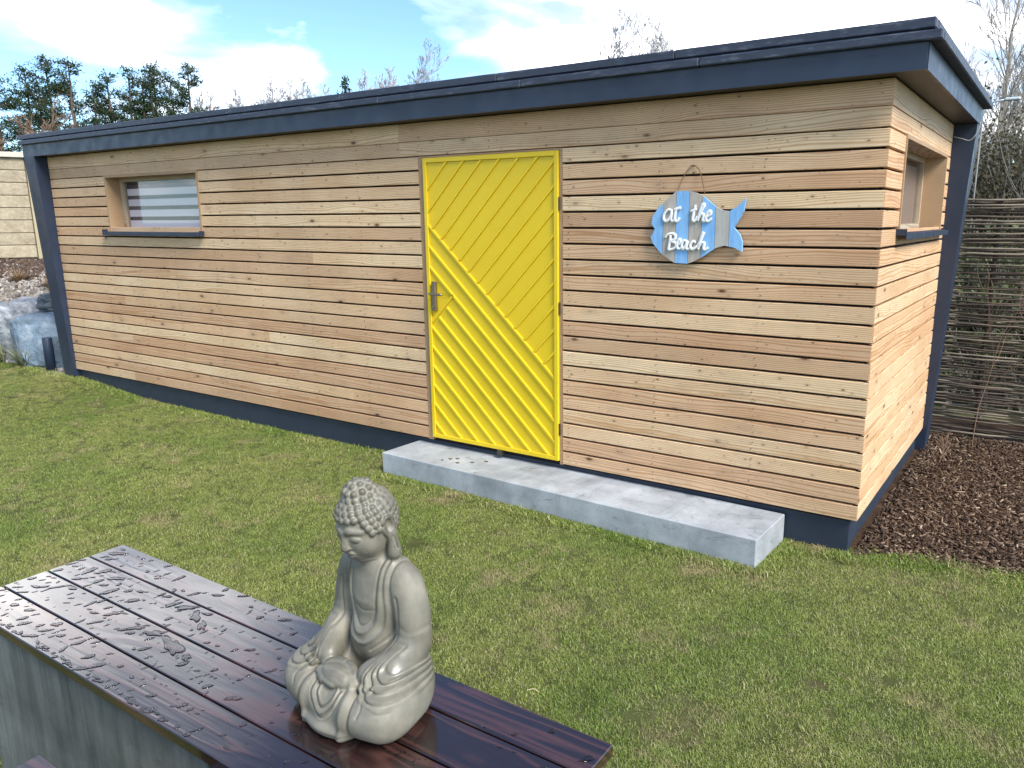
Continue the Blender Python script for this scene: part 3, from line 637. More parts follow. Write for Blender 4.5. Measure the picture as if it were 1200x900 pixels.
# water standing on the planks
def water():
    m = M('water', .0, 0, .5); m.b.inputs['Transmission Weight'].default_value = 1; m.b.inputs['IOR'].default_value = 1.33; m.col((.95, .97, 1))
    V = []; F = []
    def blob(cx, cy, rx, ry, ang, h, irr, n=16):
        ph = [random.uniform(0, 6.28) for _ in range(5)]; b = len(V); rings = ((1.0, .0), (.92, .66), (.78, .96), (.40, 1.0))
        for fr_, hz in rings:
            for j in range(n):
                t = 6.2832*j/n; k = 1+irr*(.5*math.sin(2*t+ph[0])+.4*math.sin(3*t+ph[1])+.35*math.sin(5*t+ph[2])+.2*math.sin(7*t+ph[3]))
                x, y = rx*k*math.cos(t)*fr_, ry*k*math.sin(t)*fr_
                V.append((cx+x*math.cos(ang)-y*math.sin(ang), cy+x*math.sin(ang)+y*math.cos(ang), TZ-.0002+hz*h))
        V.append((cx, cy, TZ+h))
        for r in range(3):
            for j in range(n): a0 = b+r*n; F.append((a0+j, a0+(j+1) % n, a0+n+(j+1) % n, a0+n+j))
        for j in range(n): F.append((b+3*n+j, b+3*n+(j+1) % n, b+4*n))
    taken = []
    def ok(x, y, r):
        for (a, b) in PY:
            if a+r*.9 < y < b-r*.9 and TX0+.01 < x < TX1-.01: break
        else: return False
        if math.hypot(x+.41, (y+3.09)*1.3) < .19+r: return False
        if any(math.hypot(x-a, y-b) < (r+q)*1.05 for a, b, q in taken): return False
        taken.append((x, y, r)); return True
    # larger puddles as seen in the photograph: (x, y, rx, ry)
    for (x, y, rx, ry, an) in ((-1.03, -3.232, .055, .020, -.35), (-1.13, -3.222, .030, .014, .2), (-1.20, -3.235, .028, .010, .6), (-.95, -3.245, .020, .010, -.3),
                           (-1.19, -3.095, .030, .016, .4), (-1.12, -3.11, .036, .013, -.4), (-1.24, -3.105, .022, .012, .9), (-1.06, -3.13, .030, .010, -.6),
                           (-1.33, -3.225, .022, .012, .8), (-1.40, -3.34, .018, .01, .3)):
        if ok(x, y, ry): blob(x, y, rx, ry, an, .0014, .42, 28)
    n = 0; t = 0
    while n < 400 and t < 40000:
        t += 1; x = TX0+(TX1-TX0)*random.random()**1.25; y = random.uniform(-3.43, -2.955)
        dens = 1 if x < -.7 else .45
        if random.random() > dens: continue
        r = min(.014, random.lognormvariate(-5.2, .5))*(1.2 if x < -1.1 else .85)
        if y > -3.06 and random.random() < .55: continue
        if ok(x, y, r*1.2): blob(x, y, r*random.uniform(1, 2.2), r*.8, random.choice((.9, 1.3, .3))+random.gauss(0, .4), min(.0014, r*.17), .26, 16); n += 1
    # beads along the front arris
    for _ in range(60):
        x = random.uniform(TX0+.1, -.75); y = -3.43+random.uniform(.008, .02)
        if ok(x, y, .003): blob(x, y, random.uniform(.006, .02), .0045, random.gauss(0, .2), .0013, .35, 14)
    o = mesh_obj('water_drops', V, F, m.m, smooth=True); tag(o, 'clear rain water drops and small puddles standing on the dark planks', 'water', kind='stuff')
water()

# ------------------------------------------------------------------ statue, sculpted as one distance field
def statue():
    import openvdb
    H = .0019; x0, y0, z0 = -.225, -.215, -.008; nx, ny, nz = 238, 182, 300
    xs = (x0+H*np.arange(nx)).astype(np.float32); ys = (y0+H*np.arange(ny)).astype(np.float32); zs = (z0+H*np.arange(nz)).astype(np.float32)
    D = np.full((nx, ny, nz), .3, np.float32)
    def sl(lo, hi):
        o = []
        for a, l, h, n in ((x0, lo[0], hi[0], nx), (y0, lo[1], hi[1], ny), (z0, lo[2], hi[2], nz)):
            o.append(slice(max(0, int((l-a)/H)), min(n, int((h-a)/H)+2)))
        return tuple(o)
    def P(s): return np.meshgrid(xs[s[0]], ys[s[1]], zs[s[2]], indexing='ij', sparse=True)
    def smin(a, b, k):
        h = np.clip(.5+.5*(a-b)/k, 0, 1); return a*(1-h)+b*h-k*h*(1-h)
    def put(s, d, k, sub=False):
        if sub: D[s] = -smin(-D[s], d, k)
        else: D[s] = smin(D[s], d, k)
    def ell(c, r, k=.01, R=None, sub=False, clipz=None):
        m = max(r)+k*2+.012; s = sl([v-m for v in c], [v+m for v in c]); X_, Y_, Z_ = P(s); p = [X_-c[0], Y_-c[1], Z_-c[2]]
        if R is not None: p = [R[0][i]*p[0]+R[1][i]*p[1]+R[2][i]*p[2] for i in range(3)]       # inverse rotation
        k0 = np.sqrt((p[0]/r[0])**2+(p[1]/r[1])**2+(p[2]/r[2])**2); k1 = np.sqrt((p[0]/r[0]**2)**2+(p[1]/r[1]**2)**2+(p[2]/r[2]**2)**2)
        put(s, (k0*(k0-1)/np.maximum(k1, 1e-6)).astype(np.float32), k, sub)
    def cap(a, b, ra, rb, k=.01, sub=False):
        m = max(ra, rb)+k*2+.012; s = sl([min(a[i], b[i])-m for i in range(3)], [max(a[i], b[i])+m for i in range(3)]); X_, Y_, Z_ = P(s)
        ba = [b[i]-a[i] for i in range(3)]; L2 = sum(v*v for v in ba) or 1e-9
        h = np.clip(((X_-a[0])*ba[0]+(Y_-a[1])*ba[1]+(Z_-a[2])*ba[2])/L2, 0, 1)
        d = np.sqrt((X_-a[0]-ba[0]*h)**2+(Y_-a[1]-ba[1]*h)**2+(Z_-a[2]-ba[2]*h)**2)-(ra+(rb-ra)*h); put(s, d.astype(np.float32), k, sub)
    def chain(pts, rs, k=.01, sub=False, n=5):
        C = catmull(pts, n); m = len(C)-1
        for i in range(m):
            r0 = np.interp(i/m, np.linspace(0, 1, len(rs)), rs); r1 = np.interp((i+1)/m, np.linspace(0, 1, len(rs)), rs); cap(tuple(C[i]), tuple(C[i+1]), r0, r1, k, sub)
    def rx(a): c, s_ = math.cos(a), math.sin(a); return ((1, 0, 0), (0, c, -s_), (0, s_, c))
    def stroke(pts, w, h, plane='xz', lim=None, n=6):
        """raise (h>0) or carve (h<0) a soft line drawn on the surface as seen from the front (xz) or from above (xy)"""
        C = catmull([(p[0], p[1], 0) for p in pts], n); A, B = (xs, zs) if plane == 'xz' else (xs, ys)
        U, W = np.meshgrid(A, B, indexing='ij'); d2 = np.full(U.shape, 1e9)
        for p, q in zip(C[:-1], C[1:]):
            e = q-p; L2 = e.x**2+e.y**2 or 1e-12; t = np.clip(((U-p.x)*e.x+(W-p.y)*e.y)/L2, 0, 1); d2 = np.minimum(d2, (U-p.x-e.x*t)**2+(W-p.y-e.y*t)**2)
        f = (h*np.exp(-d2/(w*w))).astype(np.float32)
        l = lim or (-1, 1)
        if plane == 'xz':
            m = ((ys > l[0]) & (ys < l[1])); D[:, m, :] -= f[:, None, :]
        else:
            m = ((zs > l[0]) & (zs < l[1])); D[:, :, m] -= f[:, :, None]
    # ---- legs, lap and the drape in front
    ell((0, -.022, .022), (.150, .112, .028), .012)
    for s in (-1, 1):
        chain([(s*.045, .030, .066), (s*.096, -.010, .066), (s*.124, -.082, .063)], [.058, .060, .056], .018)
        ell((s*.130, -.094, .059), (.055, .060, .053), .014)
        chain([(s*.125, -.10, .056), (s*.07, -.118, .052), (s*.02, -.112, .055)], [.046, .040, .034], .016)
    ell((0, -.108, .040), (.078, .060, .040), .012); ell((0, -.140, .016), (.080, .040, .020), .012)
    ell((0, .028, .07), (.100, .068, .085), .02)
    # ---- torso
    ell((0, .020, .165), (.076, .056, .105), .02); ell((0, .016, .255), (.084, .052, .075), .025); ell((0, -.020, .150), (.055, .030, .045), .02)
    cap((-.068, .020, .304), (.068, .020, .304), .034, .034, .03); ell((0, .022, .318), (.075, .036, .026), .02)
    for s in (-1, 1):
        chain([(s*.084, .020, .296), (s*.102, .020, .235), (s*.112, .014, .172)], [.033, .034, .033], .014)
        chain([(s*.112, .014, .165), (s*.102, -.036, .137), (s*.066, -.086, .120)], [.034, .032, .021], .012)
        # hanging sleeve over the thigh
        ell((s*.108, -.015, .108), (.044, .058, .040), .012); ell((s*.112, .012, .100), (.034, .042, .062), .014)
        ell((s*.106, -.044, .112), (.046, .058, .040), .012)
        chain([(s*.072, -.078, .142), (s*.084, -.098, .128), (s*.100, -.104, .108), (s*.106, -.085, .096)], [.006, .0075, .0075, .006], .004)
    # ---- hands, one resting in the other
    ell((0, -.104, .106), (.064, .035, .020), .006); ell((.002, -.108, .113), (.053, .028, .013), .005)
    for i in range(4):
        yy = -.090-.0112*i; chain([(.044-.003*i, yy, .1165), (.004, yy-.003, .1190), (-.040+.004*i, yy-.001, .1145)], [.0062, .0064, .0052], .0040)
        chain([(-.050, yy+.004, .108), (-.030, yy-.010, .103), (.012, yy-.012, .100)], [.0070, .0068, .0055], .0035)
    chain([(.044, -.102, .118), (.026, -.090, .1245), (.006, -.086, .1265)], [.0085, .0075, .006], .003)
    chain([(-.044, -.102, .117), (-.026, -.090, .1245), (-.004, -.086, .1265)], [.0085, .0075, .006], .003)
    # ---- feet: toes on top of each thigh
    for s in (-1, 1):
        ell((s*.092, -.096, .108), (.024, .018, .011), .005)
        for i in range(3): ell((s*(.110-.0135*i), -.112-.001*i, .112-.001*i), (.0074, .0095, .0074), .0012)
    # ---- neck
    cap((0, .016, .315), (0, .002, .362), .037, .034, .014)
    # ---- head, tilted forward
    HC = Vector((0, -.010, .414)); TA = math.radians(17); Rm = rx(TA)
    def hw(p): x_, y_, z_ = p; return (HC.x+x_, HC.y+Rm[1][1]*y_+Rm[1][2]*z_, HC.z+Rm[2][1]*y_+Rm[2][2]*z_)
    def he(c, r, k=.004, sub=False): ell(hw(c), r, k, Rm, sub)
    he((0, .004, .012), (.0585, .066, .064), .01); he((0, -.011, -.020), (.0500, .0510, .050), .016); he((0, -.034, -.050), (.020, .020, .018), .016)
    he((0, .012, -.02), (.045, .045, .05), .012)
    for s in (-1, 1): he((s*.027, -.034, -.020), (.022, .019, .024), .012)
    HF = (-1, -.012)
    # hair cap and curls
    def hairline(x_, y_):
        if y_ < .002: return .040-.042*min(1, max(0, (abs(x_)-.030)/.026))**1.2
        return -.002-.035*min(1, (y_-.002)/.03)
    n_r = 0
    rx_, ry_, rz_ = .0605, .0675, .0660; C0 = (0, .004, .012); rows = 13
    for i in range(rows):
        th = math.radians(18+i*10.6); rr = math.sin(th); m = max(1, int(2*math.pi*rr*.0635/.0152)); off = (i % 2)*.5
        for j in range(m):
            a = 2*math.pi*(j+off)/m-math.pi/2; p = (C0[0]+rx_*rr*math.cos(a), C0[1]+ry_*rr*math.sin(a), C0[2]+rz_*math.cos(th))
            if p[2] > hairline(p[0], p[1]): he(p, (.0083, .0083, .0083), .0012); n_r += 1
    # under-hair so the curls sit on a raised cap
    he((0, .012, .030), (.0595, .0615, .0480), .002)
    he((0, .006, .074), (.034, .034, .026), .006)
    for th, m in ((25, 5), (58, 10), (88, 13)):
        for j in range(m):
            a = 2*math.pi*(j+(.5 if th == 58 else 0))/m; q = math.radians(th); he((.0335*math.sin(q)*math.cos(a), .006+.0335*math.sin(q)*math.sin(a), .074+.0265*math.cos(q)), (.0078, .0078, .0078), .0012)
    he((0, .006, .1015), (.008, .008, .007), .0012)
    # ears with long lobes
    for s in (-1, 1):
        he((s*.0595, .010, .004), (.0095, .0180, .0265), .004); he((s*.0665, .009, .007), (.0055, .0080, .0145), .003, sub=True)
        p = [hw((s*.0600, .014, -.012)), hw((s*.0625, .010, -.036)), hw((s*.0625, .004, -.060))]; chain(p, [.0095, .0100, .0145], .005)
        chain([hw((s*.0655, -.006, .018)), hw((s*.0665, .008, .028)), hw((s*.0665, .022, .018)), hw((s*.066, .022, -.006))], [.0035, .004, .004, .003], .002)
        cap(hw((s*.0705, .008, -.020)), hw((s*.0725, .006, -.048)), .0022, .0026, .003, sub=True)
    # nose, lips, lids, brows: solids in the head frame
    chain([hw((0, -.058, .016)), hw((0, -.0650, .000)), hw((0, -.0712, -.016))], [.0046, .0048, .0058], .007)
    for s in (-1, 1):
        he((s*.0070, -.0650, -.0175), (.0044, .0058, .0042), .003)
        he((s*.0225, -.0515, .0025), (.0145, .0095, .0078), .004)                                # closed lid
        chain([hw((s*.0365, -.0440, -.0010)), hw((s*.0225, -.0605, -.0045)), hw((s*.0095, -.0560, -.0015))], [.0010, .0013, .0010], .0012, sub=True)
        chain([hw((s*.006, -.0600, .0165)), hw((s*.020, -.0585, .0235)), hw((s*.040, -.0430, .0165))], [.0012, .0014, .0010], .009)
        chain([hw((s*.0085, -.0575, .0060)), hw((s*.0215, -.0600, .0120)), hw((s*.0370, -.0465, .0060))], [.0010, .0013, .0008], .0016, sub=True)
    chain([hw((-.0155, -.0575, -.0335)), hw((-.006, -.0632, -.0308)), hw((0, -.0632, -.0320)), hw((.006, -.0632, -.0308)), hw((.0155, -.0575, -.0335))], [.0016, .0034, .0032, .0034, .0016], .003)
    chain([hw((-.0120, -.0580, -.0395)), hw((0, -.0618, -.0410)), hw((.0120, -.0580, -.0395))], [.0018, .0042, .0018], .003)
    chain([hw((-.0170, -.0590, -.0352)), hw((0, -.0672, -.0366)), hw((.0170, -.0590, -.0352))], [.0009, .0011, .0009], .0012, sub=True)
    ell(hw((0, -.0600, -.0470)), (.008, .004, .0022), .003, Rm, True)
    # ---- robe: ridges and folds
    T = (-.1, .035)
    stroke([(-.050, .345), (-.052, .30), (-.050, .25), (-.040, .205), (-.010, .178), (.025, .188), (.044, .225), (.048, .27), (.052, .345)], .0050, .0042, 'xz', T)
    stroke([(-.043, .34), (-.044, .29), (-.042, .25), (-.032, .213), (-.008, .190), (.018, .198), (.034, .230), (.038, .27), (.043, .34)], .0022, -.0024, 'xz', T)
    stroke([(.064, .34), (.062, .28), (.062, .23), (.048, .18), (.010, .157), (-.030, .165), (-.055, .190), (-.064, .215)], .0045, .0038, 'xz', (-.1, .06))
    stroke([(.073, .34), (.073, .28), (.074, .23), (.062, .175), (.030, .145)], .0028, -.0028, 'xz', (-.1, .06))
    stroke([(-.066, .34), (-.066, .28), (-.066, .22)], .003, -.0022, 'xz', (-.1, .06))
    stroke([(-.030, .236), (.0, .226), (.034, .232)], .0022, -.0020, 'xz', T)           # fold across the belly
    stroke([(-.022, .246), (0, .243), (.024, .246)], .008, .0014, 'xz', T)
    for s in (-1, 1):
        stroke([(s*.092, .27), (s*.096, .23), (s*.093, .17)], .0035, -.0045, 'xz', (-.1, .06))
        stroke([(s*.100, .213), (s*.128, .203), (s*.16, .215)], .006, -.0012, 'xz', (-.05, .06))
        for q in range(4):          # sleeve folds hanging from the elbow to the wrist and back along the hem
            A_ = [(s*(.100+.007*q), .174), (s*(.080+.009*q), .143+.003*q), (s*(.077+.011*q), .120+.006*q), (s*(.100+.010*q), .098+.010*q), (s*(.135+.004*q), .092+.014*q), (s*.170, .094+.016*q)]
            stroke(A_, .0034, .0030, 'xz', (-.14, .035)); stroke([(p[0]+s*.0052, p[1]+.0050) for p in A_], .0026, -.0032, 'xz', (-.14, .035))
    # the round apron between the knees and the two sashes beside it, drawn along the oblique front slope
    def slope(pts, w, h, n=6):
        C = catmull([(p[0], p[1], 0) for p in pts], n); ix = np.where((xs > -.16) & (xs < .16))[0]; iy = np.where(ys < -.045)[0]; iz = np.where(zs < .125)[0]
        s_ = (slice(ix[0], ix[-1]+1), slice(iy[0], iy[-1]+1), slice(iz[0], iz[-1]+1)); U = xs[s_[0]][:, None, None]; W = (.7071*(ys[s_[1]][:, None]+zs[s_[2]][None, :]))[None]; d2 = np.full(D[s_].shape, 1e9, np.float32)
        for p, q in zip(C[:-1], C[1:]):
            e = q-p; L2 = e.x**2+e.y**2 or 1e-12; t = np.clip(((U-p.x)*e.x+(W-p.y)*e.y)/L2, 0, 1); d2 = np.minimum(d2, (U-p.x-e.x*t)**2+(W-p.y-e.y*t)**2)
        D[s_] -= (h*np.exp(-d2/(w*w))).astype(np.float32)
    for r_ in (.026, .041):
        slope([(-r_, -.030), (-r_*.88, -.036-r_*.62), (0, -.040-r_*1.12), (r_*.88, -.036-r_*.62), (r_, -.030)], .0034, .0034)
        slope([(-r_-.005, -.030), (-(r_+.0055)*.88, -.038-r_*.62), (0, -.0455-r_*1.12), ((r_+.0055)*.88, -.038-r_*.62), (r_+.005, -.030)], .0024, -.0036)
    for s in (-1, 1):
        slope([(s*.058, -.010), (s*.064, -.040), (s*.066, -.075), (s*.060, -.125)], .0085, .0058)
        slope([(s*.074, -.006), (s*.082, -.040), (s*.084, -.080), (s*.078, -.130)], .0040, -.0085)
        slope([(s*.104, -.022), (s*.112, -.042), (s*.108, -.058)], .0030, -.0028)
    stroke([(-.16, .018), (-.08, .014), (0, .012), (.08, .014), (.16, .018)], .0028, -.0022, 'xz', (-.3, 0))
    for zz in (.336, .345): stroke([(-.03, zz+.004), (0, zz), (.03, zz+.004)], .0018, -.0013, 'xz', (-.1, .02))
    # flat bottom
    D[:, :, zs < 0] = np.maximum(D[:, :, zs < 0], .002)
    # light blur removes stair steps
    for ax in range(3): D[:] = .25*np.roll(D, 1, ax)+.5*D+.25*np.roll(D, -1, ax)
    g = openvdb.FloatGrid(); g.background = .3; g.copyFromArray(D)
    pts, quads = g.convertToQuads(isovalue=0.0)
    pts = pts*H+np.array([x0, y0, z0]); quads = quads.astype(np.int32)[:, ::-1]
    m = M('weathered_glazed_stone', .42, 0, .5); n1 = m.noise(m.coord(), 9, 7, .6); n2 = m.noise(m.coord((1, 1, .6)), 26, 6, .7)
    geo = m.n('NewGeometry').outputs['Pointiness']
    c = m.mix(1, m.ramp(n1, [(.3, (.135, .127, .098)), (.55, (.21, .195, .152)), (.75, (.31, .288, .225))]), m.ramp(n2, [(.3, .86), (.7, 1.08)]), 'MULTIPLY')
    c = m.mix(1, c, m.ramp(geo, [(.44, (.30, .285, .25)), (.505, (1, 1, 1)), (.56, (1.18, 1.16, 1.1))]), 'MULTIPLY')  # darker creases: crevice dirt plus occlusion shade put into the colour, edges lightened
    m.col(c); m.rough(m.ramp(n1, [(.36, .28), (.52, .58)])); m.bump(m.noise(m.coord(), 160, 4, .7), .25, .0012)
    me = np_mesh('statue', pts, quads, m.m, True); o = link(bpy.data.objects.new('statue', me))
    o.location = (-.420, -3.098, TZ+.0005); o.rotation_euler = (0, 0, math.radians(-4)); o.scale = (.98, .98, 1.03)
    tag(o, 'grey stone seated meditating figure with curled hair on the wet table', 'statue')
    print('statue', len(pts), len(quads), 'curls', n_r)
statue()

# ------------------------------------------------------------------ woven fence behind the mulch bed
def fence():
    e = empty('woven_fence', (0, 2.9, 0), label='tall woven willow hurdle fence of thin dark horizontal rods behind the mulch bed', cat='fence')
    def rm(name, A, B, C):
        m = M(name, .75, 0, .35); oi = m.n('ObjectInfo').outputs['Random']; n = m.noise(m.coord((3, 30, 30), rnd=True), 2, 5, .6)
        m.col(m.mix(1, m.ramp(oi, [(0, A), (.5, B), (1, C)]), m.ramp(n, [(.3, .6), (.7, 1.5)]), 'MULTIPLY')); m.bump(n, .5, .003); return m.m
    rod = rm('willow_rod', (.060, .045, .034), (.12, .092, .068), (.25, .21, .16)); stk = rm('stake_bark', (.03, .02, .014), (.04, .028, .02), (.06, .045, .03))
    sx = [-.62+.47*i for i in range(7)]
    for x in sx:
        C = [(x+random.gauss(0, .004), random.gauss(0, .003), z) for z in np.linspace(-.06, 1.99+random.uniform(-.03, .03), 9)]
        MB().tube(C, [.018]*8+[.014], 7).build('stake', stk, e, smooth=True)
    # two wires of rods: 84 rows, one to three rods in each, woven in front of and behind alternate stakes
    rods = []; z = .03; r = 0
    while z < 1.975:
        x = -.66-random.uniform(0, .4)
        while x < 2.0:
            L = random.uniform(1.7, 3.1); rods.append((x, min(x+L, 2.5), z+random.gauss(0, .004), r)); x += L-random.uniform(.0, .12)
        z += random.uniform(.0115, .0185) if random.random() > .05 else random.uniform(.024, .032); r += 1
    print('rods', len(rods))
    for (a, b, z, r) in rods[:290]:
        n = max(6, int((b-a)/.118)); ph = r % 2; r0 = random.uniform(.0068, .0120); sl = random.gauss(0, .007); P = []; R = []; wob = random.uniform(0, 6)
        for i in range(n+1):
            x = a+(b-a)*i/n; u = (x-sx[0])/.47; y = .021*math.cos(math.pi*(u+ph))
            P.append((x-a, y+random.gauss(0, .0015), sl*(x-a)+.006*math.sin(x*1.9+wob)+random.gauss(0, .0022))); R.append(r0*(1-.35*i/n))
        MB().tube(P, R, 5).build('rod', rod, e, smooth=True, loc=(a, 0, z), fix=False)
fence()

# ------------------------------------------------------------------ things left of the shed
def rock(name, c, s, m, seed, lab, rz=0, rough=.22):
    bm = bmesh.new(); bmesh.ops.create_icosphere(bm, subdivisions=5, radius=1); o_ = Vector((seed*3.1, seed*1.7, seed))
    for v in bm.verts:
        p = v.co.copy(); q = Vector([math.copysign(abs(t)**.62, t) for t in p]); d = 1+rough*mnoise.noise(p*1.4+o_)+.10*mnoise.noise(p*3.3+o_)
        f = mnoise.cell(p*1.9+o_+Vector((.3*mnoise.noise(p*3), 0, 0)))*.09
        v.co = Vector((q.x*s[0], q.y*s[1], q.z*s[2]))*(d+f)+Vector((1, 1, 1))*mnoise.noise(p*9+o_)*.012
    bmesh.ops.smooth_vert(bm, verts=bm.verts[:], factor=.4, use_axis_x=True, use_axis_y=True, use_axis_z=True)
    me = bpy.data.meshes.new(name); bm.to_mesh(me); bm.free(); me.materials.append(m); me.shade_smooth()
    o = link(bpy.data.objects.new(name, me)); o.location = c; o.rotation_euler = (random.uniform(-.06, .06), random.uniform(-.06, .06), rz); return tag(o, lab, 'boulder')
def rockm(name, A, B, C, sc=(1, 1, 1)):
    m = M(name, .6, 0, .45); n = m.noise(m.coord(sc), 3.2, 9, .65, .5); n2 = m.noise(m.coord(sc), 14, 7, .7)
    c = m.mix(1, m.ramp(n, [(.3, A), (.5, B), (.68, C)]), m.ramp(n2, [(.3, .7), (.7, 1.25)]), 'MULTIPLY'); m.col(c); m.bump(n2, .8, .03); return m.m
BLUE = rockm('blue_grey_stone', (.11, .155, .21), (.20, .265, .335), (.37, .43, .48)); SLATE = rockm('dark_slate', (.05, .06, .075), (.12, .14, .165), (.27, .29, .31), (1, 1, 4)); PALE = rockm('pale_stone', (.10, .12, .14), (.26, .28, .31), (.55, .57, .60), (1, 2, 2))
rock('boulder', (-9.37, .33, .40), (.42, .33, .36), BLUE, 3, 'large pale blue grey boulder beside the shed corner behind the bollard', rz=.55, rough=.12)
rock('boulder', (-9.50, .62, .86), (.40, .24, .13), SLATE, 5, 'flat dark slate rock lying on top of the blue boulder', rz=.45, rough=.18)
rock('boulder', (-10.12, .22, .42), (.40, .34, .46), PALE, 8, 'rough mottled white and grey boulder at the left edge', rz=.3, rough=.3)
rock('boulder', (-8.80, .28, .18), (.15, .14, .26), BLUE, 11, 'narrow blue grey stone wedged behind the shed fin', rz=.2)
b = MB(); b.tube([(0, 0, -.05), (0, 0, .385), (0, 0, .39)], [.052, .052, .049], 20)
bol = b.build('bollard_light', ANTH, None, loc=(-8.99, .02, .12)); bol.data.shade_smooth(); tag(bol, 'short dark cylindrical garden bollard in front of the blue boulder', 'bollard')
for p in bol.data.polygons: p.use_smooth = len(p.vertices) == 4
def ograss(loc, n, h, seed, lab, group=None):
    r = random.Random(seed); V = []; F = []; T = []
    for _ in range(n):
        d = r.uniform(0, 6.28); L = h*r.uniform(.5, 1.15); ln = r.uniform(.25, 1.3); q = r.uniform(0, .05); b = len(V); w = .0062
        for i in range(6):
            t = i/5; rr = q+L*ln*.75*t**1.2; zz = L*(t-.45*ln*t*t); ww = w*(1-t*.9)
            cx, cy = math.cos(d)*rr, math.sin(d)*rr; V += [(cx-math.sin(d)*ww, cy+math.cos(d)*ww, zz), (cx+math.sin(d)*ww, cy-math.cos(d)*ww, zz)]; T += [min(1, r.random()*.5+.5*(t if r.random() < .7 else 1))]*2
        F += [(b+2*i, b+2*i+1, b+2*i+3, b+2*i+2) for i in range(5)]
    m = tone_mat('sedge_blades', [(0, (.06, .10, .03)), (.45, (.15, .19, .07)), (.75, (.42, .40, .26)), (1, (.62, .56, .42))])
    me = np_mesh('ornamental_grass', V, F, m); at = me.attributes.new('tone', 'FLOAT', 'POINT'); at.data.foreach_set('value', np.array(T, np.float32))
    o = link(bpy.data.objects.new('ornamental_grass', me)); o.location = loc; return tag(o, lab, 'plant', group)
ograss((-9.52, -.02, .10), 260, .42, 1, 'variegated grass clump between the bollard and the blue boulder')
ograss((-10.02, -.05, .10), 240, .45, 2, 'variegated grass clump at the left edge below the mottled boulder')
def dry(loc, seed, lab, h=.22):
    o = ograss(loc, 200, h, seed, lab); m = tone_mat('dry_stems', [(0, (.16, .09, .05)), (1, (.38, .26, .15))]); o.data.materials[0] = m; o.name = 'dry_plant'; return o
dry((-10.35, .75, bank_z(-10.35, .75)-.02), 5, 'small brown dried plant on the gravel bank under the block wall'); dry((-10.9, .60, bank_z(-10.9, .6)-.02), 6, 'small reddish dried plant on the gravel at the left edge')
sm = ograss((-10.0, .72, bank_z(-10., .72)-.02), 90, .16, 9, 'small green sprouting plant on the gravel above the slate rock')
sm.data.materials[0] = tone_mat('sprout', [(0, (.04, .12, .03)), (1, (.12, .22, .06))])

# block wall building on the bank
def blockwall():
    e = empty('block_building', (-12.05, 1.39, 0), math.atan2(.913, .407), label='low beige stone block building with pale coping on the bank behind the shed', cat='building')
    def bb(x0, x1, *a): return MB().box(-x1, -x0, *a)
    m = M('sandstone_block', .85, 0, .3); n = m.noise(m.coord((1, 1, 1), rnd=True), 4, 8, .65); n2 = m.noise(m.coord((1, 1, 1), rnd=True), 22, 6, .7); oi = m.n('ObjectInfo').outputs['Random']
    c = m.mix(1, m.ramp(n, [(.3, (.33, .27, .18)), (.7, (.50, .43, .31))]), m.ramp(oi, [(0, .82), (1, 1.12)]), 'MULTIPLY'); c = m.mix(1, c, m.ramp(n2, [(.3, .75), (.7, 1.15)]), 'MULTIPLY'); m.col(c); m.bump(n2, .8, .02); BL = m.m
    mort = plain('mortar', (.22, .18, .13), .95); cop = plain('pale_coping', (.52, .47, .38), .7)
    Lw = 5.2; Z = [1.30, 1.485, 1.66, 1.845, 2.02, 2.195, 2.375, 2.55, 2.725]; W = (.66, 1.5, 2.02, 2.48)    # window: x0, x1, z0, z1
    bb(.0, Lw, .02, .40, .6, 2.715).build('wall_core', mort, e)
    random.seed(11)
    for i in range(8):
        x = 0.004; off = random.uniform(.1, .55) if i % 2 else 0
        while x < Lw-.01:
            w = (.62+random.uniform(-.08, .1)) if x > .01 or off == 0 else off+.15; x1 = min(x+w, Lw)
            for a, b in ([(x, x1)] if (Z[i+1] < W[2]+.03 or Z[i] > W[3]-.03) else [(x, min(x1, W[0])), (max(x, W[1]), x1)]):
                if b-a > .05:
                    k = random.uniform(0, .012); bb(a+.003, b-.003, -.03+k, .0198, Z[i]+.003, Z[i+1]-.003, .008).build('block', BL, e)
            x = x1
    bb(-.03, Lw, -.07, .42, 2.7265, 2.80, .006).build('coping', cop, e)
    bb(-.055, -.004, -.05, .30, 1.2, 2.725, .004).build('corner_strip', plain('corner_strip_tan', (.42, .36, .22), .6), e)
    bb(W[0]+.003, W[1], .0, .0195, W[2], W[3]-.01).build('window', plain('dark_blue_pane', (.012, .018, .035), .1), e)
    bb(W[0]-.02, W[1]+.02, -.055, .019, W[2]-.055, W[2]-.004, .003).build('window_sill', cop, e)
    for z in (2.16, 2.30): bb(W[0]+.004, W[1], -.008, -.0005, z, z+.012).build('window_bar', cop, e)
    bb(.02, Lw-.02, .42, 3.4, .6, 2.70).build('rear_volume', mort, e)
    random.seed(21)
blockwall()

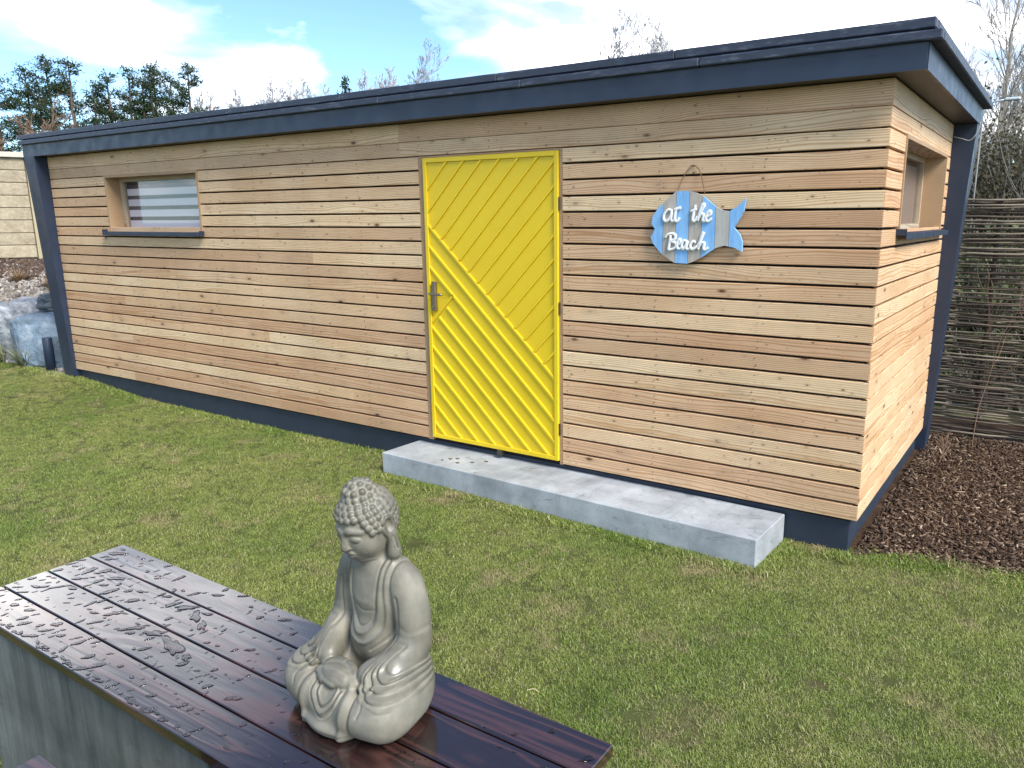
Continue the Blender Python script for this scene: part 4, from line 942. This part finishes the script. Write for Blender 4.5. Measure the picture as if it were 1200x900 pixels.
# ------------------------------------------------------------------ trees
def bark(name, A, B): m = M(name, .85, 0, .2); n = m.noise(m.coord((1, 1, .3)), 8, 6, .65); m.col(m.ramp(n, [(.3, A), (.7, B)])); m.bump(n, .6, .02); return m.m
BARK = bark('grey_bark', (.20, .175, .15), (.38, .34, .29)); BARKR = bark('pine_bark', (.065, .048, .036), (.15, .11, .08)); BARKF = bark('hazed_far_twigs', (.38, .38, .40), (.52, .50, .50)); BARKB = bark('brown_twigs', (.16, .10, .07), (.30, .21, .15))  # far trees: distance haze painted in as a paler bark colour
def leafm(name, stops, tr=.3):
    m = M(name, .6, 0, .25); at = m.n('Attribute', attribute_name='tone'); c = m.ramp(at.outputs['Fac'], stops); m.col(c); t = m.n('BsdfTranslucent'); m.l(c, t.inputs[0])
    mx = m.n('MixShader'); mx.inputs[0].default_value = tr; m.l(m.b.outputs[0], mx.inputs[1]); m.l(t.outputs[0], mx.inputs[2]); m.l(mx.outputs[0], m.nt.nodes['Material Output'].inputs[0]); return m.m
NEEDLE = leafm('pine_needles', [(0, (.018, .036, .016)), (.6, (.038, .066, .026)), (1, (.085, .115, .045))]); IVY = leafm('ivy_leaves', [(0, (.035, .035, .018)), (.6, (.085, .075, .038)), (1, (.17, .14, .08))])
def branches(b, r, p, d, L, rad, lev, maxlev, spread, upb, seg=4, kids=(3, 5), tips=None, taper=.55, minr=.004):
    P = [Vector(p)]; R = [rad]; d = Vector(d).normalized()
    for i in range(seg):
        d = (d+Vector((r.gauss(0, .10), r.gauss(0, .10), r.gauss(0, .06)+upb))).normalized(); P.append(P[-1]+d*L/seg); R.append(max(minr, rad*(1-(1-taper)*(i+1)/seg)))
    b.tube(P, R, 6 if lev == 0 else (4 if lev == 1 else 3), cap=False)
    if tips is not None and lev >= maxlev-1: tips += P[1:]
    if lev >= maxlev: return
    n = r.randint(*kids)
    for k in range(n):
        t = (.25 if lev else .35)+(.72 if lev else .62)*(k+r.random())/n; i = min(seg-1, int(t*seg)); q = P[i].lerp(P[i+1], t*seg-i)
        a = r.uniform(0, 6.28); o = d.orthogonal().normalized(); o = Matrix.Rotation(a, 3, d) @ o; sp = spread*r.uniform(.7, 1.3)
        branches(b, r, q, d*math.cos(sp)+o*math.sin(sp), L*r.uniform(.42, .68)*(1.15-.45*t), R[i]*r.uniform(.45, .65), lev+1, maxlev, spread, upb, max(2, seg-1), kids, tips, taper, minr)
def leaves(name, pts, per, sp, size, m, parent, seed, asp=.5):
    g = np.random.default_rng(seed); C = np.repeat(np.array([tuple(p) for p in pts]), per, 0); n = len(C); C = C+g.normal(0, 1, (n, 3))*np.array(sp)
    a = g.normal(0, 1, (n, 3)); a /= np.linalg.norm(a, axis=1)[:, None]; b = np.cross(a, g.normal(0, 1, (n, 3))); b /= np.linalg.norm(b, axis=1)[:, None]; s = (size*g.uniform(.6, 1.4, n))[:, None]
    V = np.stack([C-a*s, C+b*s*asp, C+a*s, C-b*s*asp], 1).reshape(-1, 3); F = np.arange(4*n).reshape(n, 4)
    me = np_mesh(name, V, F, m); at = me.attributes.new('tone', 'FLOAT', 'POINT'); at.data.foreach_set('value', np.repeat(np.clip(g.normal(.45, .22, n), 0, 1), 4).astype(np.float32)); return link(bpy.data.objects.new(name, me), parent)
def bare_tree(name, loc, H, seed, lab, mat, maxlev=4, rad=.14, group=None, kids=(4, 6), spread=.5, minr=.004, cat='tree', lean=0):
    e = empty(name, loc, seed*1.3, label=lab, cat=cat, group=group); r = random.Random(seed); b = MB(); t = MB()
    P = [Vector((0, 0, -.2))]; d = Vector((lean, 0, 1)).normalized(); R = [rad]
    for i in range(9): d = (d+Vector((r.gauss(0, .05), r.gauss(0, .05), .02))).normalized(); P.append(P[-1]+d*H*.105); R.append(rad*(1-.1*(i+1))+.006)
    t.tube(P, R, 8, cap=False); t.build('trunk', mat, e, smooth=True, fix=False)
    H *= .93
    for i in range(2, 10):
        for k in range(r.randint(*kids)-(2 if i < 4 else 1)):
            a = r.uniform(0, 6.28); sp = spread*r.uniform(.8, 1.5); dd = Vector((math.cos(a)*math.sin(sp), math.sin(a)*math.sin(sp), math.cos(sp)))
            branches(b, r, P[i].lerp(P[i-1], r.random()), dd, H*r.uniform(.16, .34)*(1.25-.07*i), R[i]*.5, 1, maxlev, spread, .05, 4, (3, 4), None, .5, minr)
    b.build('crown', mat, e, fix=False); return e
def copy_thing(e, loc, rz, sc, lab=None):
    c = e.copy(); col.objects.link(c); c.location = loc; c.rotation_euler = (0, 0, rz); c.scale = (sc, sc, sc*random.uniform(.95, 1.08))
    if lab: c['label'] = lab
    for ch in e.children_recursive if False else [o for o in col.objects if o.parent == e]: k = ch.copy(); col.objects.link(k); k.parent = c
    return c
def pine(loc, H, seed, lab, wd=.11):
    e = empty('pine_tree', loc, label=lab, cat='tree', group='pines on the hill behind the shed'); r = random.Random(seed); t = MB(); b = MB(); P = [Vector((0, 0, -1))]; R = [.24]
    for i in range(10): P.append(P[-1]+Vector((r.gauss(0, .05), r.gauss(0, .05), (H+1)/10))); R.append(.24*(1-.093*(i+1)))
    t.tube(P, R, 7, cap=False); t.build('trunk', BARKR, e, smooth=True, fix=False); pts = []
    z = H*.30
    while z < H*.985:
        f = (z-H*.3)/(H*.7); sp = (1-f)**.6*H*wd*r.uniform(.45, 1.3)+.22; i = min(9, int((z+1)/(H+1)*10)); c = P[i].lerp(P[i+1], (z+1)/(H+1)*10-i); a = r.uniform(0, 6.28)
        if not (f < .35 and r.random() < .35):
            Q = [c+Vector((math.cos(a)*sp*q, math.sin(a)*sp*q, sp*(.10*q*q+(.25*f)*q))) for q in (0, .35, .7, 1.0)]; b.tube(Q, [.045, .03, .02, .01], 4, cap=False)
            for q in np.arange(.35, 1.02, .16 if f < .8 else .3):
                for _ in range(2 if sp > .9 else 1): pts.append(c+Vector((math.cos(a)*sp*q+r.gauss(0, .16*sp*.5), math.sin(a)*sp*q+r.gauss(0, .16*sp*.5), sp*(.10*q*q+.25*f*q)+r.uniform(-.02, .16))))
        z += r.uniform(.12, .34)*(1.1-.5*f)
    pts.append(P[-1]); tag(b.build('branches', BARKR, e, fix=False), kind='stuff'); leaves('crown', pts, 24, (.16, .16, .09), .085, NEEDLE, e, seed, .28); return e
# heading (deg), distance, height above eye at the top (deg)
protos = None
def top(dist, el): return 1.8+dist*math.tan(math.radians(el))
pl = [(-67.6, 8.3), (-64.6, 9.4), (-63.6, 9.3), (-61.6, 8.9), (-60.6, 9.2), (-59.6, 9.1), (-59.0, 9.5), (-58.2, 8.9), (-57.2, 9.6), (-62.6, 8.2), (-66.0, 8.7), (-60.0, 8.5), (-65.3, 8.0)]
names = ['pine at the far left edge of the tree row', 'broad pine second from the left edge, standing above the corner of the roof', 'tall pine close beside the broad pine near the left roof corner', 'slim pine in the middle of the row with a bare lower trunk',
         'thin spindly pine just right of the slim middle pine', 'dense tall pine in the right half of the row', 'tallest pointed pine right of the dense pine', 'short dark pine between the two tall pines at the right', 'rounded open crowned pine, the last tall one at the right of the row', 'low pine filling the gap beside the broad pine', 'medium pine between the edge pine and the broad pine', 'medium dark pine behind the spindly pine', 'low spreading pine just left of the broad pine']
for i, ((az, el), nm) in enumerate(zip(pl, names)):
    d = 52+5*math.sin(i*2.1); H = top(d, el); pine(az_pt(az, d), H, 40+i, nm, (.17, .20, .16, .12, .10, .145, .13, .12, .145, .17, .16, .12, .19)[i])
BT = bare_tree('bare_tree', az_pt(-56.2, 50), top(50, 7.9), 3, 'bare brown deciduous tree at the right end of the pine row', BARKB, 4, .14, kids=(4, 6), minr=.012)
copy_thing(BT, az_pt(-55.6, 53), 2, .93, 'paler bare tree just right of the brown one beside the pines')
sh = bare_tree('bare_shrub', az_pt(-67.2, 30), top(30, 6.6), 5, 'twiggy brown bare shrub above the block building at the left edge', BARKB, 4, .07, kids=(5, 7), spread=.6, minr=.008, cat='shrub')
copy_thing(sh, az_pt(-65.3, 31), 1.2, .97, 'twiggy brown bare shrub right of the one at the edge, below the pines'); copy_thing(sh, az_pt(-63.8, 33), 2.6, .88, 'low brown bare shrub beside the left corner of the roof')
ft = bare_tree('far_bare_tree', az_pt(-53.9, 88), top(88, 7.7), 7, 'pale distant bare tree directly right of the pine row', BARKF, 4, .22, kids=(4, 6), minr=.025, group='pale bare trees along the far skyline')
for i, (az, el) in enumerate([(-52.6, 8.2), (-51.6, 8.1), (-50.6, 7.9), (-49.6, 7.9), (-48.6, 7.8), (-46.4, 8.7), (-45.5, 8.9), (-44.7, 9.0), (-43.9, 9.2)]):
    c = copy_thing(ft, az_pt(az, 90+i), i*1.1, (top(90+i, el))/top(88, 7.7)); c['label'] = ['first', 'second', 'third', 'fourth', 'fifth', 'sixth', 'seventh', 'eighth', 'ninth'][i]+' leafless tree right of the pines, counted along the roof'
ft['label'] = 'pale distant leafless tree directly right of the pine row'
rt_ = bare_tree('far_bare_tree', az_pt(-42.55, 80), top(80, 10.35), 12, 'pale rounded bare treetop standing alone above the middle left of the roof', BARKF, 4, .2, kids=(5, 6), minr=.022)
for az, el, lab in ((-28.9, 11.75, 'pale bare treetop above the roof over the door, the left one of three'), (-27.5, 11.6, 'pale bare treetop above the roof, the middle one of three'), (-25.4, 12.1, 'thin pale upright treetop above the roof, the right one of three')):
    copy_thing(rt_, az_pt(az, 70), az, top(70, el)/top(80, 10.35), lab)
con = empty('conifer', az_pt(-47.4, 60), label='small dark pointed conifer top above the roof left of the middle', cat='tree')
def conif():
    H = top(60, 9.45); t = MB(); t.tube([(0, 0, 0), (0, 0, H)], [.2, .02], 6); t.build('trunk', BARKR, con); pts = []
    for z in np.arange(H*.3, H, .16):
        R = (H-z)*.34+.05
        for k in range(max(2, int(R*9))): a = random.uniform(0, 6.28); q = R*math.sqrt(random.random()); pts.append((math.cos(a)*q, math.sin(a)*q, z))
    leaves('crown', pts, 9, (.12, .12, .10), .12, NEEDLE, con, 5, .4)
conif()
# right: bare trees, ivy and undergrowth behind the fence
big = bare_tree('bare_tree', az_pt(-4.7, 24), top(24, 14.8), 17, 'tall leafless tree with many upright branches behind the shed roof corner', BARK, 4, .13, kids=(5, 6), spread=.46, minr=.006)
for az, d, el, sd, lab in ((-3.2, 21, 10.2, 2.0, 'leafless tree at the right edge behind the fence'), (-5.9, 27, 8.6, 4.1, 'lower leafless tree close behind the end of the roof'), (-1.6, 23, 11.5, 5.2, 'leafless tree just outside the right edge with branches reaching in'), (-4.1, 30, 8.9, .7, 'further leafless tree between the two near bare trees'), (-2.5, 26, 12.6, 3.3, 'tall leafless tree right of the street lamp near the edge'), (-5.2, 19, 7.2, 1.1, 'young leafless tree rising just above the fence next to the shed fin')):
    copy_thing(big, az_pt(az, d), sd, top(d, el)/top(24, 14.8), lab)
def thicket(name, az, d, h, w, seed, lab, mat, n=1100, per=10, size=.030):
    e = empty(name, az_pt(az, d), label=lab, cat='shrub'); r = random.Random(seed); b = MB(); pts = []
    for i in range(34):
        a = r.uniform(0, 6.28); tips = []; branches(b, r, (r.gauss(0, w*.35), r.gauss(0, w*.25), -.1), (math.cos(a)*.3, math.sin(a)*.3, 1), h*r.uniform(.6, 1.05), .02, 1, 3, .45, .03, 4, (3, 4), tips, .4, .004); pts += tips
    b.build('stems', BARK, e, fix=False); pts = [p for p in pts if r.random() < min(1, n/len(pts))]; leaves('crown', pts, per, (.16, .16, .16), size, mat, e, seed, .6); return e
thicket('ivy_shrub', -5.4, 14, 2.5, 1.3, 1, 'dark ivy covered thicket just above the fence by the shed corner', IVY)
thicket('ivy_shrub', -3.6, 15, 2.75, 1.5, 2, 'dark ivy covered thicket in the middle above the fence', IVY)
thicket('ivy_shrub', -1.6, 14.5, 2.7, 1.6, 3, 'dark evergreen thicket above the fence at the right edge', IVY)
MOSS = leafm('green_undergrowth', [(0, (.05, .07, .03)), (.6, (.12, .15, .06)), (1, (.24, .25, .12))])
for az, d, h, lab in ((-4.6, 9.5, 1.5, 'bright green undergrowth showing through the fence near the shed'), (-1.8, 9, 1.3, 'bright green undergrowth showing through the fence at the right edge'), (1.5, 9.5, 1.4, 'green undergrowth behind the fence beyond the right edge')):
    thicket('undergrowth', az, d, h, 1.6, int(abs(az)*10), lab, MOSS, 420, 6, .04)

# street lamp
def lamp():
    d = 13; p = az_pt(-5.30, d); e = empty('street_lamp', p, label='slim pale lamp post with one short arm beyond the roof corner at the right', cat='street lamp'); z = 1.8+d*math.tan(math.radians(7.05)); g = plain('galvanised_pale', (.62, .66, .68), .4, .2)
    MB().tube([(0, 0, -.1), (0, 0, z)], [.013, .010], 10).build('pole', plain('dull_grey_pole', (.22, .22, .21), .6), e, smooth=True)
    MB().tube([(0, 0, z-.015), (.17, 0, z+.025), (.27, 0, z+.03)], .011, 8).build('arm', g, e, smooth=True)
    MB().box(.25, .44, -.05, .05, z+.015, z+.055, .012).build('lamp_head', g, e)
lamp()
# thin leafless saplings
def sapling(loc, H, seed, lab, spread=.6, rad=.006):
    e = empty('sapling', loc, label=lab, cat='sapling'); r = random.Random(seed); b = MB(); branches(b, r, (0, 0, -.02), (.02, .02, 1), H, rad, 0, 2, spread, .01, 7, (5, 7), None, .3, .0016); b.build('stem', BARKB, e, fix=False); return e
sapling((.33, 2.62, .02), 1.3, 4, 'thin leafless sapling standing in front of the woven fence', .5, .004)
sapling((.17, 1.95, .02), .20, 8, 'tiny dry upright twigs in the middle of the wood chips', .2, .003)
sapling((-11.25, 1.22, 1.28), .95, 6, 'thin bare sapling in front of the block building', .5, .009)
def straw(loc, L, rz, lab):
    b = MB(); b.tube(catmull([(-L/2, 0, 0), (0, .004, .004), (L/2, -.002, .001)], 4), [.0011]*8+[.0005], 5); tag(b.build('dry_stalk', plain('dry_stalk', (.48, .40, .22), .7), None, loc=loc, rot=(0, 0, rz)), lab, 'stalk')
straw((-.13, -2.90, .758), .03, .3, 'small pale dry leaf lying at the back edge of the table'); straw((-1.55, -1.55, .035), .09, 2.0, 'pale straw stalk lying on the lawn right of the statue'); straw((-.28, -.80, .035), .08, 2.3, 'short pale straw stalk on the lawn in front of the step end')
